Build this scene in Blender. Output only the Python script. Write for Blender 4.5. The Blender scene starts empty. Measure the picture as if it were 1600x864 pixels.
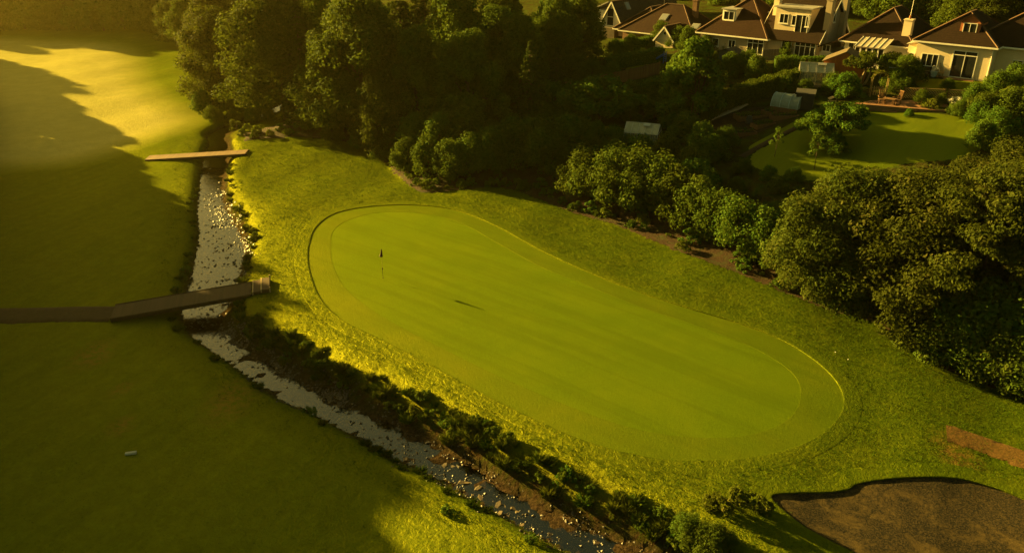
import bpy, math, random
import numpy as np
from mathutils import Vector, Matrix

random.seed(7)
RNG = np.random.default_rng(7)
scene = bpy.context.scene
COL = scene.collection
R = math.radians

# ------------------------------------------------------------------ camera
CAM_H, PITCH, FPX = 26.0, R(25.0), 1250.0
cam_d = bpy.data.cameras.new('camera')
cam = bpy.data.objects.new('camera', cam_d)
COL.objects.link(cam)
cam.location = (0, 0, CAM_H)
cam.rotation_euler = (R(90) - PITCH, 0, 0)
cam_d.sensor_width = 36.0
cam_d.lens = 36.0 * FPX / 1600.0
cam_d.clip_start = 0.5
cam_d.clip_end = 3000
scene.camera = cam

# ------------------------------------------------------------------ sky and sun
SUN_XY = Vector((-0.83, 0.56)).normalized()
SUN_EL = R(14.0)
world = bpy.data.worlds.new('World')
scene.world = world
world.use_nodes = True
wn = world.node_tree
wn.nodes.clear()
sky = wn.nodes.new('ShaderNodeTexSky')
sky.sky_type = 'NISHITA'
sky.sun_disc = False
sky.sun_elevation = SUN_EL
sky.sun_rotation = math.atan2(SUN_XY.x, SUN_XY.y)
sky.dust_density = 3.0
sky.ozone_density = 0.6
tint = wn.nodes.new('ShaderNodeMix')
tint.data_type = 'RGBA'
tint.blend_type = 'MULTIPLY'
tint.inputs[0].default_value = 1.0
tint.inputs[7].default_value = (.41, .38, .13, 1)
bg = wn.nodes.new('ShaderNodeBackground')
bg.inputs['Strength'].default_value = 0.05
wo = wn.nodes.new('ShaderNodeOutputWorld')
wn.links.new(sky.outputs[0], tint.inputs[6])
wn.links.new(tint.outputs[2], bg.inputs['Color'])
wn.links.new(bg.outputs[0], wo.inputs['Surface'])

sun_d = bpy.data.lights.new('sun', 'SUN')
sun_d.energy = 5.0
sun_d.angle = R(0.6)
sun_d.color = (1.0, 0.675, 0.14)
sun = bpy.data.objects.new('sun', sun_d)
COL.objects.link(sun)
to_sun = Vector((SUN_XY.x * math.cos(SUN_EL), SUN_XY.y * math.cos(SUN_EL), math.sin(SUN_EL)))
sun.rotation_euler = to_sun.to_track_quat('Z', 'Y').to_euler()
sun.location = (-60, 60, 60)

scene.view_settings.view_transform = 'Standard'
scene.view_settings.look = 'None'
scene.view_settings.gamma = 1.0
scene.view_settings.exposure = 2.45
scene.cycles.max_bounces = 6
scene.cycles.diffuse_bounces = 3
scene.cycles.glossy_bounces = 2
scene.cycles.transmission_bounces = 4
scene.cycles.transparent_max_bounces = 6
scene.cycles.volume_bounces = 1
scene.cycles.caustics_reflective = False
scene.cycles.caustics_refractive = False
scene.cycles.use_denoising = True

# ------------------------------------------------------------------ pixel helpers
SP, CP = math.sin(PITCH), math.cos(PITCH)

def ray(px, py):
    x = (px - 800) / FPX
    v = (432 - py) / FPX
    return np.array((x, CP + v * SP, -SP + v * CP))

def P(px, py, z=0.0):
    d = ray(px, py)
    t = (z - CAM_H) / d[2]
    return np.array((d[0] * t, d[1] * t, z))

def project(p):
    Z = p[1] * CP - (p[2] - CAM_H) * SP
    U = p[1] * SP + (p[2] - CAM_H) * CP
    return 800 + FPX * p[0] / Z, 432 - FPX * U / Z

# ------------------------------------------------------------------ 2d geometry
def Z0(p):
    """invented crown in the ground: its left side tilts to the sun, its right side away"""
    p = np.atleast_2d(p); s = (p[:, 0] - 3.5) * .83 - (p[:, 1] - 52) * .56 + 6
    s = np.clip(s, -24, 34)
    return -.00085 * s * s  # slope added to brighten the left of the green and dim the right

def PG(px, py):
    z = 0.0
    for _ in range(6): z = float(Z0(P(px, py, z)[:2])[0])
    return P(px, py, z)

def poly_xy(pix, z):
    if z == 0: return np.array([PG(a, b)[:2] for a, b in pix])
    return np.array([P(a, b, z)[:2] for a, b in pix])

def dist_poly(pts, line, closed=False):
    L = np.vstack([line, line[:1]]) if closed else line
    best = np.full(len(pts), 1e9)
    for a, b in zip(L[:-1], L[1:]):
        ab = b - a
        t = np.clip(((pts - a) @ ab) / max(ab @ ab, 1e-9), 0, 1)
        q = a + t[:, None] * ab
        best = np.minimum(best, np.hypot(pts[:, 0] - q[:, 0], pts[:, 1] - q[:, 1]))
    return best

def inside(pts, poly):
    x, y = pts[:, 0], pts[:, 1]
    res = np.zeros(len(pts), bool)
    n = len(poly)
    for i in range(n):
        x1, y1 = poly[i]
        x2, y2 = poly[(i + 1) % n]
        c = ((y1 > y) != (y2 > y))
        with np.errstate(divide='ignore', invalid='ignore'):
            xi = (x2 - x1) * (y - y1) / (y2 - y1 + 1e-12) + x1
        res ^= c & (x < xi)
    return res

def sdf(pts, poly):
    d = dist_poly(pts, poly, True)
    return np.where(inside(pts, poly), -d, d)

def smooth_closed(poly, n):
    """closed Catmull-Rom resampled to n points of even spacing"""
    m = len(poly)
    out = []
    for i in range(m):
        p0, p1, p2, p3 = poly[i - 1], poly[i], poly[(i + 1) % m], poly[(i + 2) % m]
        for k in range(12):
            t = k / 12
            out.append(0.5 * ((2 * p1) + (-p0 + p2) * t + (2 * p0 - 5 * p1 + 4 * p2 - p3) * t * t + (-p0 + 3 * p1 - 3 * p2 + p3) * t ** 3))
    out = np.array(out + [out[0]])
    s = np.r_[0, np.cumsum(np.hypot(*np.diff(out, axis=0).T))]
    q = np.linspace(0, s[-1], n, endpoint=False)
    return np.c_[np.interp(q, s, out[:, 0]), np.interp(q, s, out[:, 1])]

def smooth_open(poly, step):
    p = np.vstack([2 * poly[0] - poly[1], poly, 2 * poly[-1] - poly[-2]])
    out = []
    for i in range(1, len(p) - 2):
        p0, p1, p2, p3 = p[i - 1], p[i], p[i + 1], p[i + 2]
        for k in range(10):
            t = k / 10
            out.append(0.5 * ((2 * p1) + (-p0 + p2) * t + (2 * p0 - 5 * p1 + 4 * p2 - p3) * t * t + (-p0 + 3 * p1 - 3 * p2 + p3) * t ** 3))
    out.append(poly[-1])
    out = np.array(out)
    s = np.r_[0, np.cumsum(np.hypot(*np.diff(out, axis=0).T))]
    q = np.linspace(0, s[-1], max(2, int(s[-1] / step)))
    return np.c_[np.interp(q, s, out[:, 0]), np.interp(q, s, out[:, 1])]

# ------------------------------------------------------------------ layout traced on the ground
WATER_Z, LEFT_Z = -1.62, -1.0
GREEN_PX = [(520,362),(539,346),(582,333),(636,331),(684,337),(727,351),(781,381),(845,416),(910,442),(991,475),(1071,502),
            (1152,531),(1206,558),(1241,585),(1251,612),(1241,644),(1206,668),(1152,681),(1082,682),(1017,674),(953,657),
            (888,633),(824,606),(759,577),(695,545),(630,512),(577,480),(539,448),(520,413),(517,386)]
FRINGE_PX = [(483,381),(493,356),(520,335),(566,324),(630,320),(690,324),(733,335),(781,356),(845,391),(910,421),(991,453),
             (1071,480),(1152,504),(1222,531),(1281,569),(1313,606),(1316,639),(1292,671),(1243,698),(1179,714),(1114,719),
             (1044,718),(974,706),(910,687),(856,665),(802,639),(749,612),(695,582),(641,553),(587,526),(534,499),(501,467),
             (485,429),(481,402)]
GREEN = smooth_closed(poly_xy(GREEN_PX, 0), 260)
FRINGE = smooth_closed(poly_xy(FRINGE_PX, 0), 300)
far_l = np.array([(-70, 330), (-52, 240), (-42, 190), (-35, 150), (-33, 125)], float)
WL = np.vstack([far_l + (-1.5, 0), poly_xy([(336,205),(327,225),(318,250),(314,275),(311,300),(309,330),(311,365),(306,400),(298,430),
     (290,460),(284,490),(290,512),(303,530),(347,560),(387,590),(422,617),(468,640),(512,660),(556,686),(600,708),(647,734),
     (678,747),(725,775),(800,815),(859,850),(930,895)], WATER_Z), [(5.5, 22), (9, 12), (24, -20)]])
WR = np.vstack([far_l + (1.2, 0), poly_xy([(362,205),(358,225),(358,250),(352,275),(350,300),(356,330),(378,365),(384,400),(378,430),
     (366,460),(355,490),(350,510),(377,535),(420,562),(455,582),(500,604),(545,628),(585,648),(631,662),(703,703),(750,731),
     (819,772),(897,812),(959,838),(1037,868),(1120,910)], WATER_Z + .1), [(10.5, 22), (14, 12), (30, -18)]])
BT = np.vstack([far_l + (3.2, 2), poly_xy([(378,205),(372,225),(365,250),(362,275),(372,304),(392,337),(400,378),(390,415),
     (384,450),(384,473),(422,502),(463,525),(506,540),(535,563),(587,577),(660,612),(734,647),(800,690),(881,725),(944,750),
     (1006,781),(1053,803),(1110,838),(1180,880)], 0.0), [(13, 22), (17, 12), (33, -16)]])
WL, WR, BT = smooth_open(WL, 0.8), smooth_open(WR, 0.8), smooth_open(BT, 0.8)
BED_PX = [(390,213),(420,214),(480,215),(560,227),(605,255),(650,296),(684,300),(725,298),(792,296),(837,311),(890,330),(957,349),
          (1002,367),(1066,394),(1160,431),(1226,460),(1285,484),(1338,496),(1382,511),(1440,560),(1513,589),(1586,613),(1700,655)]
ML = np.vstack([[(-64, 330), (-46, 240), (-36, 190), (-29, 150), (-27.5, 125)], poly_xy(BED_PX, 0), [(60, 36), (120, 10)]])
ML = smooth_open(ML, 1.0)
UP_POLY = np.vstack([ML, [(420, -50), (420, 500), (-64, 500)]])
CH_POLY = np.vstack([WL, WR[::-1]])
BANK_POLY = np.vstack([WR, BT[::-1]])
LEFT_POLY = np.vstack([WL, [(-500, -40), (-500, 700), (-70, 700)]])
BUNKER_PX = [(1205,779),(1242,770),(1290,768),(1325,763),(1342,754),(1394,748),(1473,748),(1524,756),(1600,782),(1700,835),(1690,900),
             (1560,930),(1420,905),(1342,866),(1256,823)]
BUNKER = smooth_closed(poly_xy(BUNKER_PX, 0), 260)
BUNKER0 = BUNKER
HL0, HL1 = np.array((50.0, 83.0)), np.array((17.0, 141.0))
HLD = (HL1 - HL0) / np.linalg.norm(HL1 - HL0)
HLN = np.array((HLD[1], -HLD[0]))        # points uphill, away from the stream

_w = np.random.default_rng(3)
WAVES = [(_w.uniform(-1, 1), _w.uniform(-1, 1), _w.uniform(0, 6.28), a) for a in (.05, .05, .04, .04, .03, .03)]
def waves(p, k):
    s = 0
    for i, (a, b, c, d) in enumerate(WAVES):
        s = s + d * np.sin((a * p[:, 0] + b * p[:, 1]) * k * (1 + .5 * i) + c)
    return s

def axis(lo, hi, f0, f1, fine, grow):
    a = list(np.arange(f0, f1, fine)); st = fine; x = a[-1]
    while x < hi: st *= grow; x += st; a.append(x)
    st = fine; x = f0; b = []
    while x > lo: st *= grow; x -= st; b.append(x)
    return np.array(b[::-1] + a)
gx = axis(-420, 420, -48, 58, .42, 1.05)
gy = axis(-30, 620, 20, 108, .42, 1.032)
XX, YY = np.meshgrid(gx, gy)
gp = np.c_[XX.ravel(), YY.ravel()]
nx, ny = len(gx), len(gy)

def grid_dist(line, reach, closed=False):
    L = np.vstack([line, line[:1]]) if closed else line
    best = np.full((ny, nx), 1e3)
    for a, b in zip(L[:-1], L[1:]):
        i0, i1 = np.searchsorted(gx, (min(a[0], b[0]) - reach, max(a[0], b[0]) + reach))
        j0, j1 = np.searchsorted(gy, (min(a[1], b[1]) - reach, max(a[1], b[1]) + reach))
        if i0 >= i1 or j0 >= j1: continue
        ab = b - a; px = gx[None, i0:i1] - a[0]; py = gy[j0:j1, None] - a[1]
        t = np.clip((px * ab[0] + py * ab[1]) / max(ab @ ab, 1e-9), 0, 1)
        q = best[j0:j1, i0:i1]
        np.minimum(q, (px - t * ab[0]) ** 2 + (py - t * ab[1]) ** 2 if False else np.hypot(px - t * ab[0], py - t * ab[1]), out=q)
    return best.ravel()

def grid_inside(poly):
    res = np.zeros((ny, nx), bool); n = len(poly)
    for i in range(n):
        (x1, y1), (x2, y2) = poly[i], poly[(i + 1) % n]
        if y1 == y2: continue
        j0, j1 = np.searchsorted(gy, (min(y1, y2), max(y1, y2)))
        if j0 >= j1: continue
        xi = (x2 - x1) * (gy[j0:j1] - y1) / (y2 - y1) + x1
        res[j0:j1] ^= gx[None, :] < xi[:, None]
    return res.ravel()

def grid_sdf(poly, reach):
    d = grid_dist(poly, reach, True); return np.where(grid_inside(poly), -d, d)

in_left, in_ch, in_bank, in_up = grid_inside(LEFT_POLY), grid_inside(CH_POLY), grid_inside(BANK_POLY), grid_inside(UP_POLY)
d_wl, d_wr, d_bt = grid_dist(WL, 45), grid_dist(WR, 12), grid_dist(BT, 12)
d_ml = grid_dist(smooth_open(ML, 3.0), 500)
d_fr, d_bk = grid_sdf(FRINGE, 6), grid_sdf(BUNKER, 3)

def grid_height():
    p = gp; df, dl, dr, db, dm = d_fr, d_wl, d_wr, d_bt, d_ml
    right = ~(in_left | in_ch | in_bank)
    calm = np.clip(df / 4, 0, 1)
    base0 = Z0(p)
    z = np.where(right, base0 + waves(p, .22) * 1.3 * calm * np.clip(db / 2, 0, 1), 0)
    z = np.where(right, z - .18 * np.exp(-(db / .8)) * calm, z)
    zl = WATER_Z + (LEFT_Z - WATER_Z) * (1 - np.exp(-dl / .45)) + .012 * np.clip(dl - 2, 0, 40) + waves(p, .16) * 1.6 * np.clip(dl / 5, 0, 1)
    z = np.where(in_left, zl, z)
    bedz = WATER_Z - .13 + .85 * waves(p, 2.3) + .35 * waves(p, 6.1) - .06 * np.clip(np.minimum(dl, dr), 0, 1) + .13 * (1 - np.clip(dr / 1.3, 0, 1)) + .07 * np.clip((50 - p[:, 1]) / 6, 0, 1) - .10 * np.clip((p[:, 1] - 62) / 6, 0, 1) * np.clip((78 - p[:, 1]) / 6, 0, 1)
    z = np.where(in_ch, bedz, z)
    s = dr / np.maximum(dr + db, 1e-6)
    zb = WATER_Z - .02 + (base0 + 1.44) * (np.clip(s, 0, 1) ** .62) + .10 * np.sin(s * 9 + p[:, 0] * .8) * np.sin(s * 3.14) + .25 * waves(p, 2.9) * np.sin(s * 3.14)
    z = np.where(in_bank, zb, z)
    bh = (p - HL0) @ HLN
    s = dm / (dm + np.maximum(-bh, 0) + 1e-6)
    zu = 9.4 * s ** .95 * np.clip(dm / 3, .3, 1) + .07 * np.maximum(bh, 0) + waves(p, .3) * 1.0 * np.clip(dm / 4, 0, 1)
    zu = zu * np.clip(1 - (p[:, 1] - 150) / 120, .55, 1)
    zu = zu + base0
    z = np.where(in_up & ~in_ch & ~in_bank, zu, z)
    cutz = z - .45 * (1 - np.clip((df - .05) / .5, 0, 1)) * right - 1.1 * (1 - np.clip((d_bk - .05) / .5, 0, 1)) * right
    return z, cutz
gz_true, gz = grid_height()
ZG = gz_true.reshape(ny, nx)

def height(p):
    """ground height by interpolation in the ground grid"""
    p = np.atleast_2d(p)
    x = np.clip(p[:, 0], gx[0], gx[-1] - 1e-6); y = np.clip(p[:, 1], gy[0], gy[-1] - 1e-6)
    i = np.clip(np.searchsorted(gx, x, 'right') - 1, 0, nx - 2); j = np.clip(np.searchsorted(gy, y, 'right') - 1, 0, ny - 2)
    u = (x - gx[i]) / (gx[i + 1] - gx[i]); v = (y - gy[j]) / (gy[j + 1] - gy[j])
    return (ZG[j, i] * (1 - u) + ZG[j, i + 1] * u) * (1 - v) + (ZG[j + 1, i] * (1 - u) + ZG[j + 1, i + 1] * u) * v

def hz(x, y):
    return float(height(np.array([[x, y]]))[0])

def G(px, py, t0=18, t1=420):
    d = ray(px, py)
    t = np.arange(t0, t1, .4)
    pts = d[None, :] * t[:, None]
    below = (CAM_H + pts[:, 2]) < height(pts)
    if not below.any():
        return P(px, py, 0)
    i = max(int(np.argmax(below)), 1)
    a, b = t[i - 1], t[i]
    tt = np.linspace(a, b, 12)
    pts = d[None, :] * tt[:, None]
    j = int(np.argmax((CAM_H + pts[:, 2]) < height(pts)))
    q = pts[j]
    return np.array((q[0], q[1], hz(q[0], q[1])))

# ------------------------------------------------------------------ materials
class NT:
    def __init__(s, name):
        s.m = bpy.data.materials.new(name); s.m.use_nodes = True
        s.t = s.m.node_tree; s.t.nodes.clear()
        s.out = s.n('ShaderNodeOutputMaterial')
    def n(s, kind, **kw):
        o = s.t.nodes.new(kind)
        for k, v in kw.items(): setattr(o, k, v)
        return o
    def l(s, a, b): s.t.links.new(a, b)
    def put(s, sock, v):
        if hasattr(v, 'is_output'): s.l(v, sock)
        else:
            if isinstance(v, (tuple, list)) and len(v) == 3 and sock.type == 'RGBA': v = (*v, 1)
            sock.default_value = v
    def coords(s, kind='Object'):
        if kind == 'World': return s.n('ShaderNodeNewGeometry').outputs['Position']
        return s.n('ShaderNodeTexCoord').outputs[kind]
    def noise(s, vec, scale, detail=4, rough=.55, dist=0):
        o = s.n('ShaderNodeTexNoise'); s.l(vec, o.inputs['Vector'])
        o.inputs['Scale'].default_value = scale; o.inputs['Detail'].default_value = detail
        o.inputs['Roughness'].default_value = rough; o.inputs['Distortion'].default_value = dist
        return o.outputs['Fac']
    def mapping(s, vec, scale=(1,1,1), rot=(0,0,0)):
        if any(rot):
            r = s.n('ShaderNodeMapping'); s.l(vec, r.inputs[0]); r.inputs['Rotation'].default_value = rot; vec = r.outputs[0]
        o = s.n('ShaderNodeMapping'); s.l(vec, o.inputs[0])
        o.inputs['Scale'].default_value = scale
        return o.outputs[0]
    def ramp(s, fac, stops):
        o = s.n('ShaderNodeValToRGB'); s.l(fac, o.inputs[0]); e = o.color_ramp.elements
        while len(e) < len(stops): e.new(.5)
        for i, (p, c) in enumerate(stops):
            e[i].position = p
            e[i].color = (c, c, c, 1) if isinstance(c, (int, float)) else (*c, 1)
        return o.outputs[0]
    def mix(s, fac, a, b, mode='MIX'):
        o = s.n('ShaderNodeMix', data_type='RGBA', blend_type=mode)
        s.put(o.inputs[0], fac); s.put(o.inputs[6], a); s.put(o.inputs[7], b)
        return o.outputs[2]
    def math(s, op, a, b=0, clamp=False):
        o = s.n('ShaderNodeMath', operation=op, use_clamp=clamp)
        s.put(o.inputs[0], a); s.put(o.inputs[1], b)
        return o.outputs[0]
    def attr(s, name):
        return s.n('ShaderNodeAttribute', attribute_name=name).outputs['Fac']
    def bump(s, h, strength=.5, dist=.05, normal=None):
        o = s.n('ShaderNodeBump'); s.l(h, o.inputs['Height'])
        o.inputs['Strength'].default_value = strength; o.inputs['Distance'].default_value = dist
        if normal is not None: s.l(normal, o.inputs['Normal'])
        return o.outputs[0]
    def principled(s, col, rough=.8, spec=.3, normal=None, **kw):
        o = s.n('ShaderNodeBsdfPrincipled')
        s.put(o.inputs['Base Color'], col); s.put(o.inputs['Roughness'], rough)
        o.inputs['Specular IOR Level'].default_value = spec
        if normal is not None: s.l(normal, o.inputs['Normal'])
        for k, v in kw.items(): s.put(o.inputs[k], v)
        return o.outputs[0]
    def turf(s, col, normal, fac=.07, rough=.5, tint=(1.0, .88, .06)):
        d = s.n('ShaderNodeBsdfDiffuse'); s.put(d.inputs[0], col); s.l(normal, d.inputs['Normal'])
        g = s.n('ShaderNodeBsdfGlossy'); g.inputs['Roughness'].default_value = rough; s.put(g.inputs[0], tint); s.l(normal, g.inputs['Normal'])
        m = s.n('ShaderNodeMixShader'); s.put(m.inputs[0], fac); s.l(d.outputs[0], m.inputs[1]); s.l(g.outputs[0], m.inputs[2])
        return m.outputs[0]
    def done(s, sh):
        s.l(sh, s.out.inputs['Surface']); return s.m

M = {}
def grass_nodes(t, dark, light, dry, vec, fine=9.0, coarse=.35):
    a = t.noise(vec, fine, 5, .7)
    b = t.noise(vec, coarse, 4, .6)
    c = t.noise(vec, coarse * 4.3, 4, .6, .4)
    col = t.ramp(a, [(.34, dark), (.66, light)])
    col = t.mix(t.ramp(b, [(.42, 0), (.70, .75)]), col, dry)
    col = t.mix(t.ramp(c, [(.35, 0), (.75, .45)]), col, dark)
    return col, a, c

def ground_mat():
    t = NT('ground_grass'); vec = t.coords('World')
    rough, a, c = grass_nodes(t, (.013, .036, .002), (.052, .092, .003), (.076, .092, .004), vec)
    st = t.noise(t.mapping(vec, (1, 1, 1), (0, 0, .6)), 3.2, 6, .75, 1.2)
    rough = t.mix(t.ramp(st, [(.42, .6), (.58, 0)]), rough, (.016, .034, .003))
    dark_patch = t.noise(vec, .22, 4, .6, .5)
    rough = t.mix(t.ramp(dark_patch, [(.40, .5), (.58, 0)]), rough, (.020, .044, .003))  # broad darker patches in the grass colour only
    # left side: closely mown, calmer
    fw, a2, c2 = grass_nodes(t, (.018, .044, .003), (.066, .112, .004), (.082, .098, .006), vec, 5, .16)
    stripe = t.noise(t.mapping(vec, (.9, .06, 1), (0, 0, .35)), 1.0, 3, .6)
    fw = t.mix(t.ramp(stripe, [(.42, 0), (.58, .5)]), fw, (.080, .108, .005))
    mot = t.noise(vec, 1.3, 5, .7, .3)
    fw = t.mix(t.ramp(mot, [(.40, .55), (.60, 0)]), fw, (.022, .046, .003))
    col = t.mix(t.attr('left'), rough, fw)
    mown = t.math('MULTIPLY', t.attr('mown'), 1.0)
    dryc = t.mix(t.ramp(t.noise(vec, .5, 5, .7), [(.35, 0), (.7, 1)]), (.165, .160, .022), (.27, .23, .05))
    col = t.mix(mown, col, dryc)
    # worn brown patches
    worn = t.math('MULTIPLY', t.attr('worn'), t.ramp(t.noise(vec, 2.2, 5, .75), [(.38, 0), (.58, 1)]))
    col = t.mix(worn, col, (.13, .062, .022))
    # steep bank: soil and dry grass
    soil = t.mix(t.ramp(t.noise(vec, 1.6, 6, .7), [(.42, 0), (.58, 1)]), (.036, .021, .009), (.040, .052, .007))
    soil = t.mix(t.ramp(t.noise(vec, 6, 5, .7), [(.5, 0), (.75, .8)]), soil, (.085, .046, .018))
    col = t.mix(t.attr('bank'), col, soil)
    # stream bed
    bed = t.mix(t.ramp(t.noise(vec, 5, 6, .75), [(.4, 0), (.65, 1)]), (.022, .015, .009), (.085, .055, .030))
    col = t.mix(t.attr('bed'), col, bed)
    # wooded and garden ground
    up = t.mix(t.ramp(t.noise(vec, .7, 6, .7), [(.4, 0), (.62, 1)]), (.036, .026, .010), (.044, .068, .008))
    up = t.mix(t.ramp(t.noise(vec, 4.5, 5, .7), [(.45, 0), (.75, .6)]), up, (.055, .050, .014))
    col = t.mix(t.attr('up'), col, up)
    hgt = t.math('ADD', t.math('MULTIPLY', a, 1.0), t.math('MULTIPLY', t.noise(vec, 2.6, 5, .7, .6), 2.2))
    hgt = t.math('MULTIPLY', hgt, t.math('SUBTRACT', 1.0, t.math('MULTIPLY', t.attr('left'), .45)))
    nrm = t.bump(hgt, .6, .12)
    bare = t.math('ADD', t.math('ADD', t.attr('bank'), t.attr('bed')), t.attr('up'), True)
    fac = t.math('MULTIPLY', t.math('ADD', t.math('MULTIPLY', mown, .12), .074), t.math('SUBTRACT', 1.0, bare))
    sh = t.turf(col, nrm, fac, .5, t.mix(mown, (.95, .92, .05), (1.0, .9, .4)))
    return t.done(sh)
M['ground'] = ground_mat()

def turf(name, dark, light, dry, fine, bump, dirang, stripes):
    t = NT(name); vec = t.coords('World')
    col, a, c = grass_nodes(t, dark, light, dry, vec, fine, .22)
    g = t.noise(t.mapping(vec, (.05, 1.0, 1), (0, 0, -dirang)), .55, 3, .6)
    col = t.mix(t.ramp(g, [(.44, 0), (.52, stripes), (.60, 0)]), col, tuple(c * .72 for c in dark))
    g2 = t.noise(t.mapping(vec, (.02, .8, 1), (0, 0, -dirang + .05)), 2.6, 2, .5)
    col = t.mix(t.ramp(g2, [(.55, 0), (.62, stripes * .7)]), col, dark)
    spk = t.noise(vec, 28, 3, .8)
    col = t.mix(t.ramp(spk, [(.60, 0), (.72, .5)]), col, light)
    nrm = t.bump(t.math('ADD', a, t.math('MULTIPLY', spk, .5)), bump, .03)
    sh = t.turf(col, nrm, .13, .44)
    return t.done(sh)
M['green'] = turf('putting_turf', (.054, .102, .003), (.094, .150, .004), (.102, .144, .004), 8, .6, -R(38), .42)
M['fringe'] = turf('fringe_turf', (.038, .076, .003), (.074, .120, .004), (.094, .118, .005), 7, .8, -R(38), .3)
M['lawn'] = turf('lawn_turf', (.050, .084, .004), (.076, .112, .006), (.092, .108, .008), 6, .6, R(50), .4)

def leaf_mat(name, dark, light, tip, trans=.30):
    t = NT(name)
    r = t.attr('rnd'); o = t.n('ShaderNodeObjectInfo').outputs['Random']
    col = t.ramp(r, [(0, dark), (.7, light), (1, tip)])
    hsv = t.n('ShaderNodeHueSaturation'); t.l(col, hsv.inputs['Color'])
    t.l(t.math('ADD', t.math('MULTIPLY', o, .04), .48), hsv.inputs['Hue'])
    t.l(t.math('ADD', t.math('MULTIPLY', o, .5), .75), hsv.inputs['Value'])
    c = hsv.outputs[0]
    p = t.principled(c, .8, .03)
    tr = t.n('ShaderNodeBsdfTranslucent'); t.l(t.mix(.5, c, (.12, .14, .01)), tr.inputs[0])
    mx = t.n('ShaderNodeMixShader'); mx.inputs[0].default_value = trans
    t.l(p, mx.inputs[1]); t.l(tr.outputs[0], mx.inputs[2])
    return t.done(mx.outputs[0])
M['leaf_oak'] = leaf_mat('oak_leaves', (.026, .044, .006), (.062, .082, .011), (.110, .108, .024))
M['leaf_dark'] = leaf_mat('dark_leaves', (.038, .070, .008), (.080, .126, .014), (.120, .150, .022), .3)
M['leaf_con'] = leaf_mat('needles', (.024, .044, .007), (.050, .074, .012), (.08, .094, .018), .2)
M['leaf_fresh'] = leaf_mat('fresh_leaves', (.036, .076, .009), (.070, .126, .014), (.105, .150, .022))
M['leaf_hedge'] = leaf_mat('hedge_leaves', (.040, .074, .008), (.080, .124, .014), (.120, .146, .022))
M['leaf_gold'] = leaf_mat('golden_leaves', (.06, .075, .010), (.11, .12, .014), (.16, .15, .02))
M['leaf_purple'] = leaf_mat('bronze_leaves', (.040, .018, .012), (.060, .030, .016), (.10, .055, .025), .2)
M['blade'] = leaf_mat('grass_blades', (.020, .046, .002), (.046, .084, .003), (.078, .100, .005), .2)
M['weed'] = leaf_mat('bank_leaves', (.046, .072, .006), (.100, .130, .012), (.17, .165, .03), .35)
M['petal'] = leaf_mat('white_petals', (.45, .42, .36), (.6, .56, .48), (.7, .66, .58), .2)

def simple(name, base, var=None, scale=4.0, rough=.8, spec=.3, bump=.2, bd=.02, vec_scale=(1, 1, 1), metallic=0.0, coords='Object'):
    t = NT(name); vec = t.mapping(t.coords(coords), vec_scale)
    var = var or tuple(c * .7 for c in base)
    n = t.noise(vec, scale, 6, .65)
    col = t.mix(t.ramp(n, [(.35, 0), (.68, 1)]), base, var)
    o = t.n('ShaderNodeObjectInfo').outputs['Random']
    hsv = t.n('ShaderNodeHueSaturation'); t.l(col, hsv.inputs['Color'])
    t.l(t.math('ADD', t.math('MULTIPLY', o, .24), .88), hsv.inputs['Value'])
    nrm = t.bump(t.noise(vec, scale * 5, 5, .7), bump, bd)
    return t.done(t.principled(hsv.outputs[0], rough, spec, nrm, Metallic=metallic))
M['bark'] = simple('bark', (.085, .058, .034), (.040, .028, .018), 3, .9, .2, .8, .05, (1, 1, .25))
M['pale_bark'] = simple('pale_bark', (.30, .22, .12), (.16, .12, .07), 3, .85, .2, .5, .03)
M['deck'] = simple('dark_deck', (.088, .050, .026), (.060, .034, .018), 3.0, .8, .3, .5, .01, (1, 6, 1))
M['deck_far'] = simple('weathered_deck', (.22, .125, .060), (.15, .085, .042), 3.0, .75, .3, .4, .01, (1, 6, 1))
M['beam'] = simple('bridge_beam', (.055, .033, .018), (.035, .02, .012), 2, .85)
M['nosing'] = simple('pale_nosing', (.42, .30, .14), (.30, .21, .10), 4, .7)
M['stone'] = simple('stream_stone', (.15, .105, .060), (.060, .042, .026), 5.0, .7, .35, .5, .03)
M['wet_stone'] = simple('wet_stone', (.070, .046, .026), (.025, .018, .012), 3.0, .45, .5, .5, .03)
M['wall_cream'] = simple('cream_render', (.72, .58, .40), (.62, .50, .34), .6, .85, .2, .12, .01)
M['wall_white'] = simple('white_render', (.70, .66, .58), (.60, .56, .49), .6, .85, .2, .12, .01)
M['wall_tan'] = simple('tan_render', (.46, .36, .24), (.38, .29, .19), .6, .85, .2, .12, .01)
M['wall_brick'] = simple('brown_brick', (.22, .12, .07), (.15, .085, .05), 2.0, .85, .2, .3, .02)
M['wall_stone'] = simple('rubble_stone', (.20, .16, .115), (.11, .09, .066), 1.6, .9, .2, .5, .04)
M['trim'] = simple('white_paint', (.74, .70, .62), (.66, .62, .54), 2, .5, .4, .05)
M['terracotta'] = simple('terracotta', (.42, .16, .07), (.32, .12, .05), 2, .8)
M['tile_hung'] = simple('hung_tiles', (.34, .12, .05), (.24, .085, .04), 4, .8, .2, .4, .02)
M['wood'] = simple('fence_wood', (.20, .105, .050), (.12, .062, .032), 2.5, .85, .2, .4, .01, (6, 6, .6))
M['grey_wood'] = simple('weathered_boards', (.20, .15, .10), (.13, .10, .07), 2.5, .85, .2, .4, .01, (6, 6, .6))
M['orange_wood'] = simple('orange_stained_boards', (.40, .125, .035), (.30, .09, .026), 2.5, .75, .25, .3, .01, (6, 6, .6))
M['blue_wood'] = simple('blue_grey_boards', (.075, .085, .082), (.055, .062, .060), 2.5, .8, .2, .3, .01, (6, 6, .6))
M['felt'] = simple('roof_felt', (.055, .050, .046), (.035, .032, .03), 2, .9)
M['felt_brown'] = simple('brown_felt', (.11, .08, .045), (.07, .05, .03), 2, .9)
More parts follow.
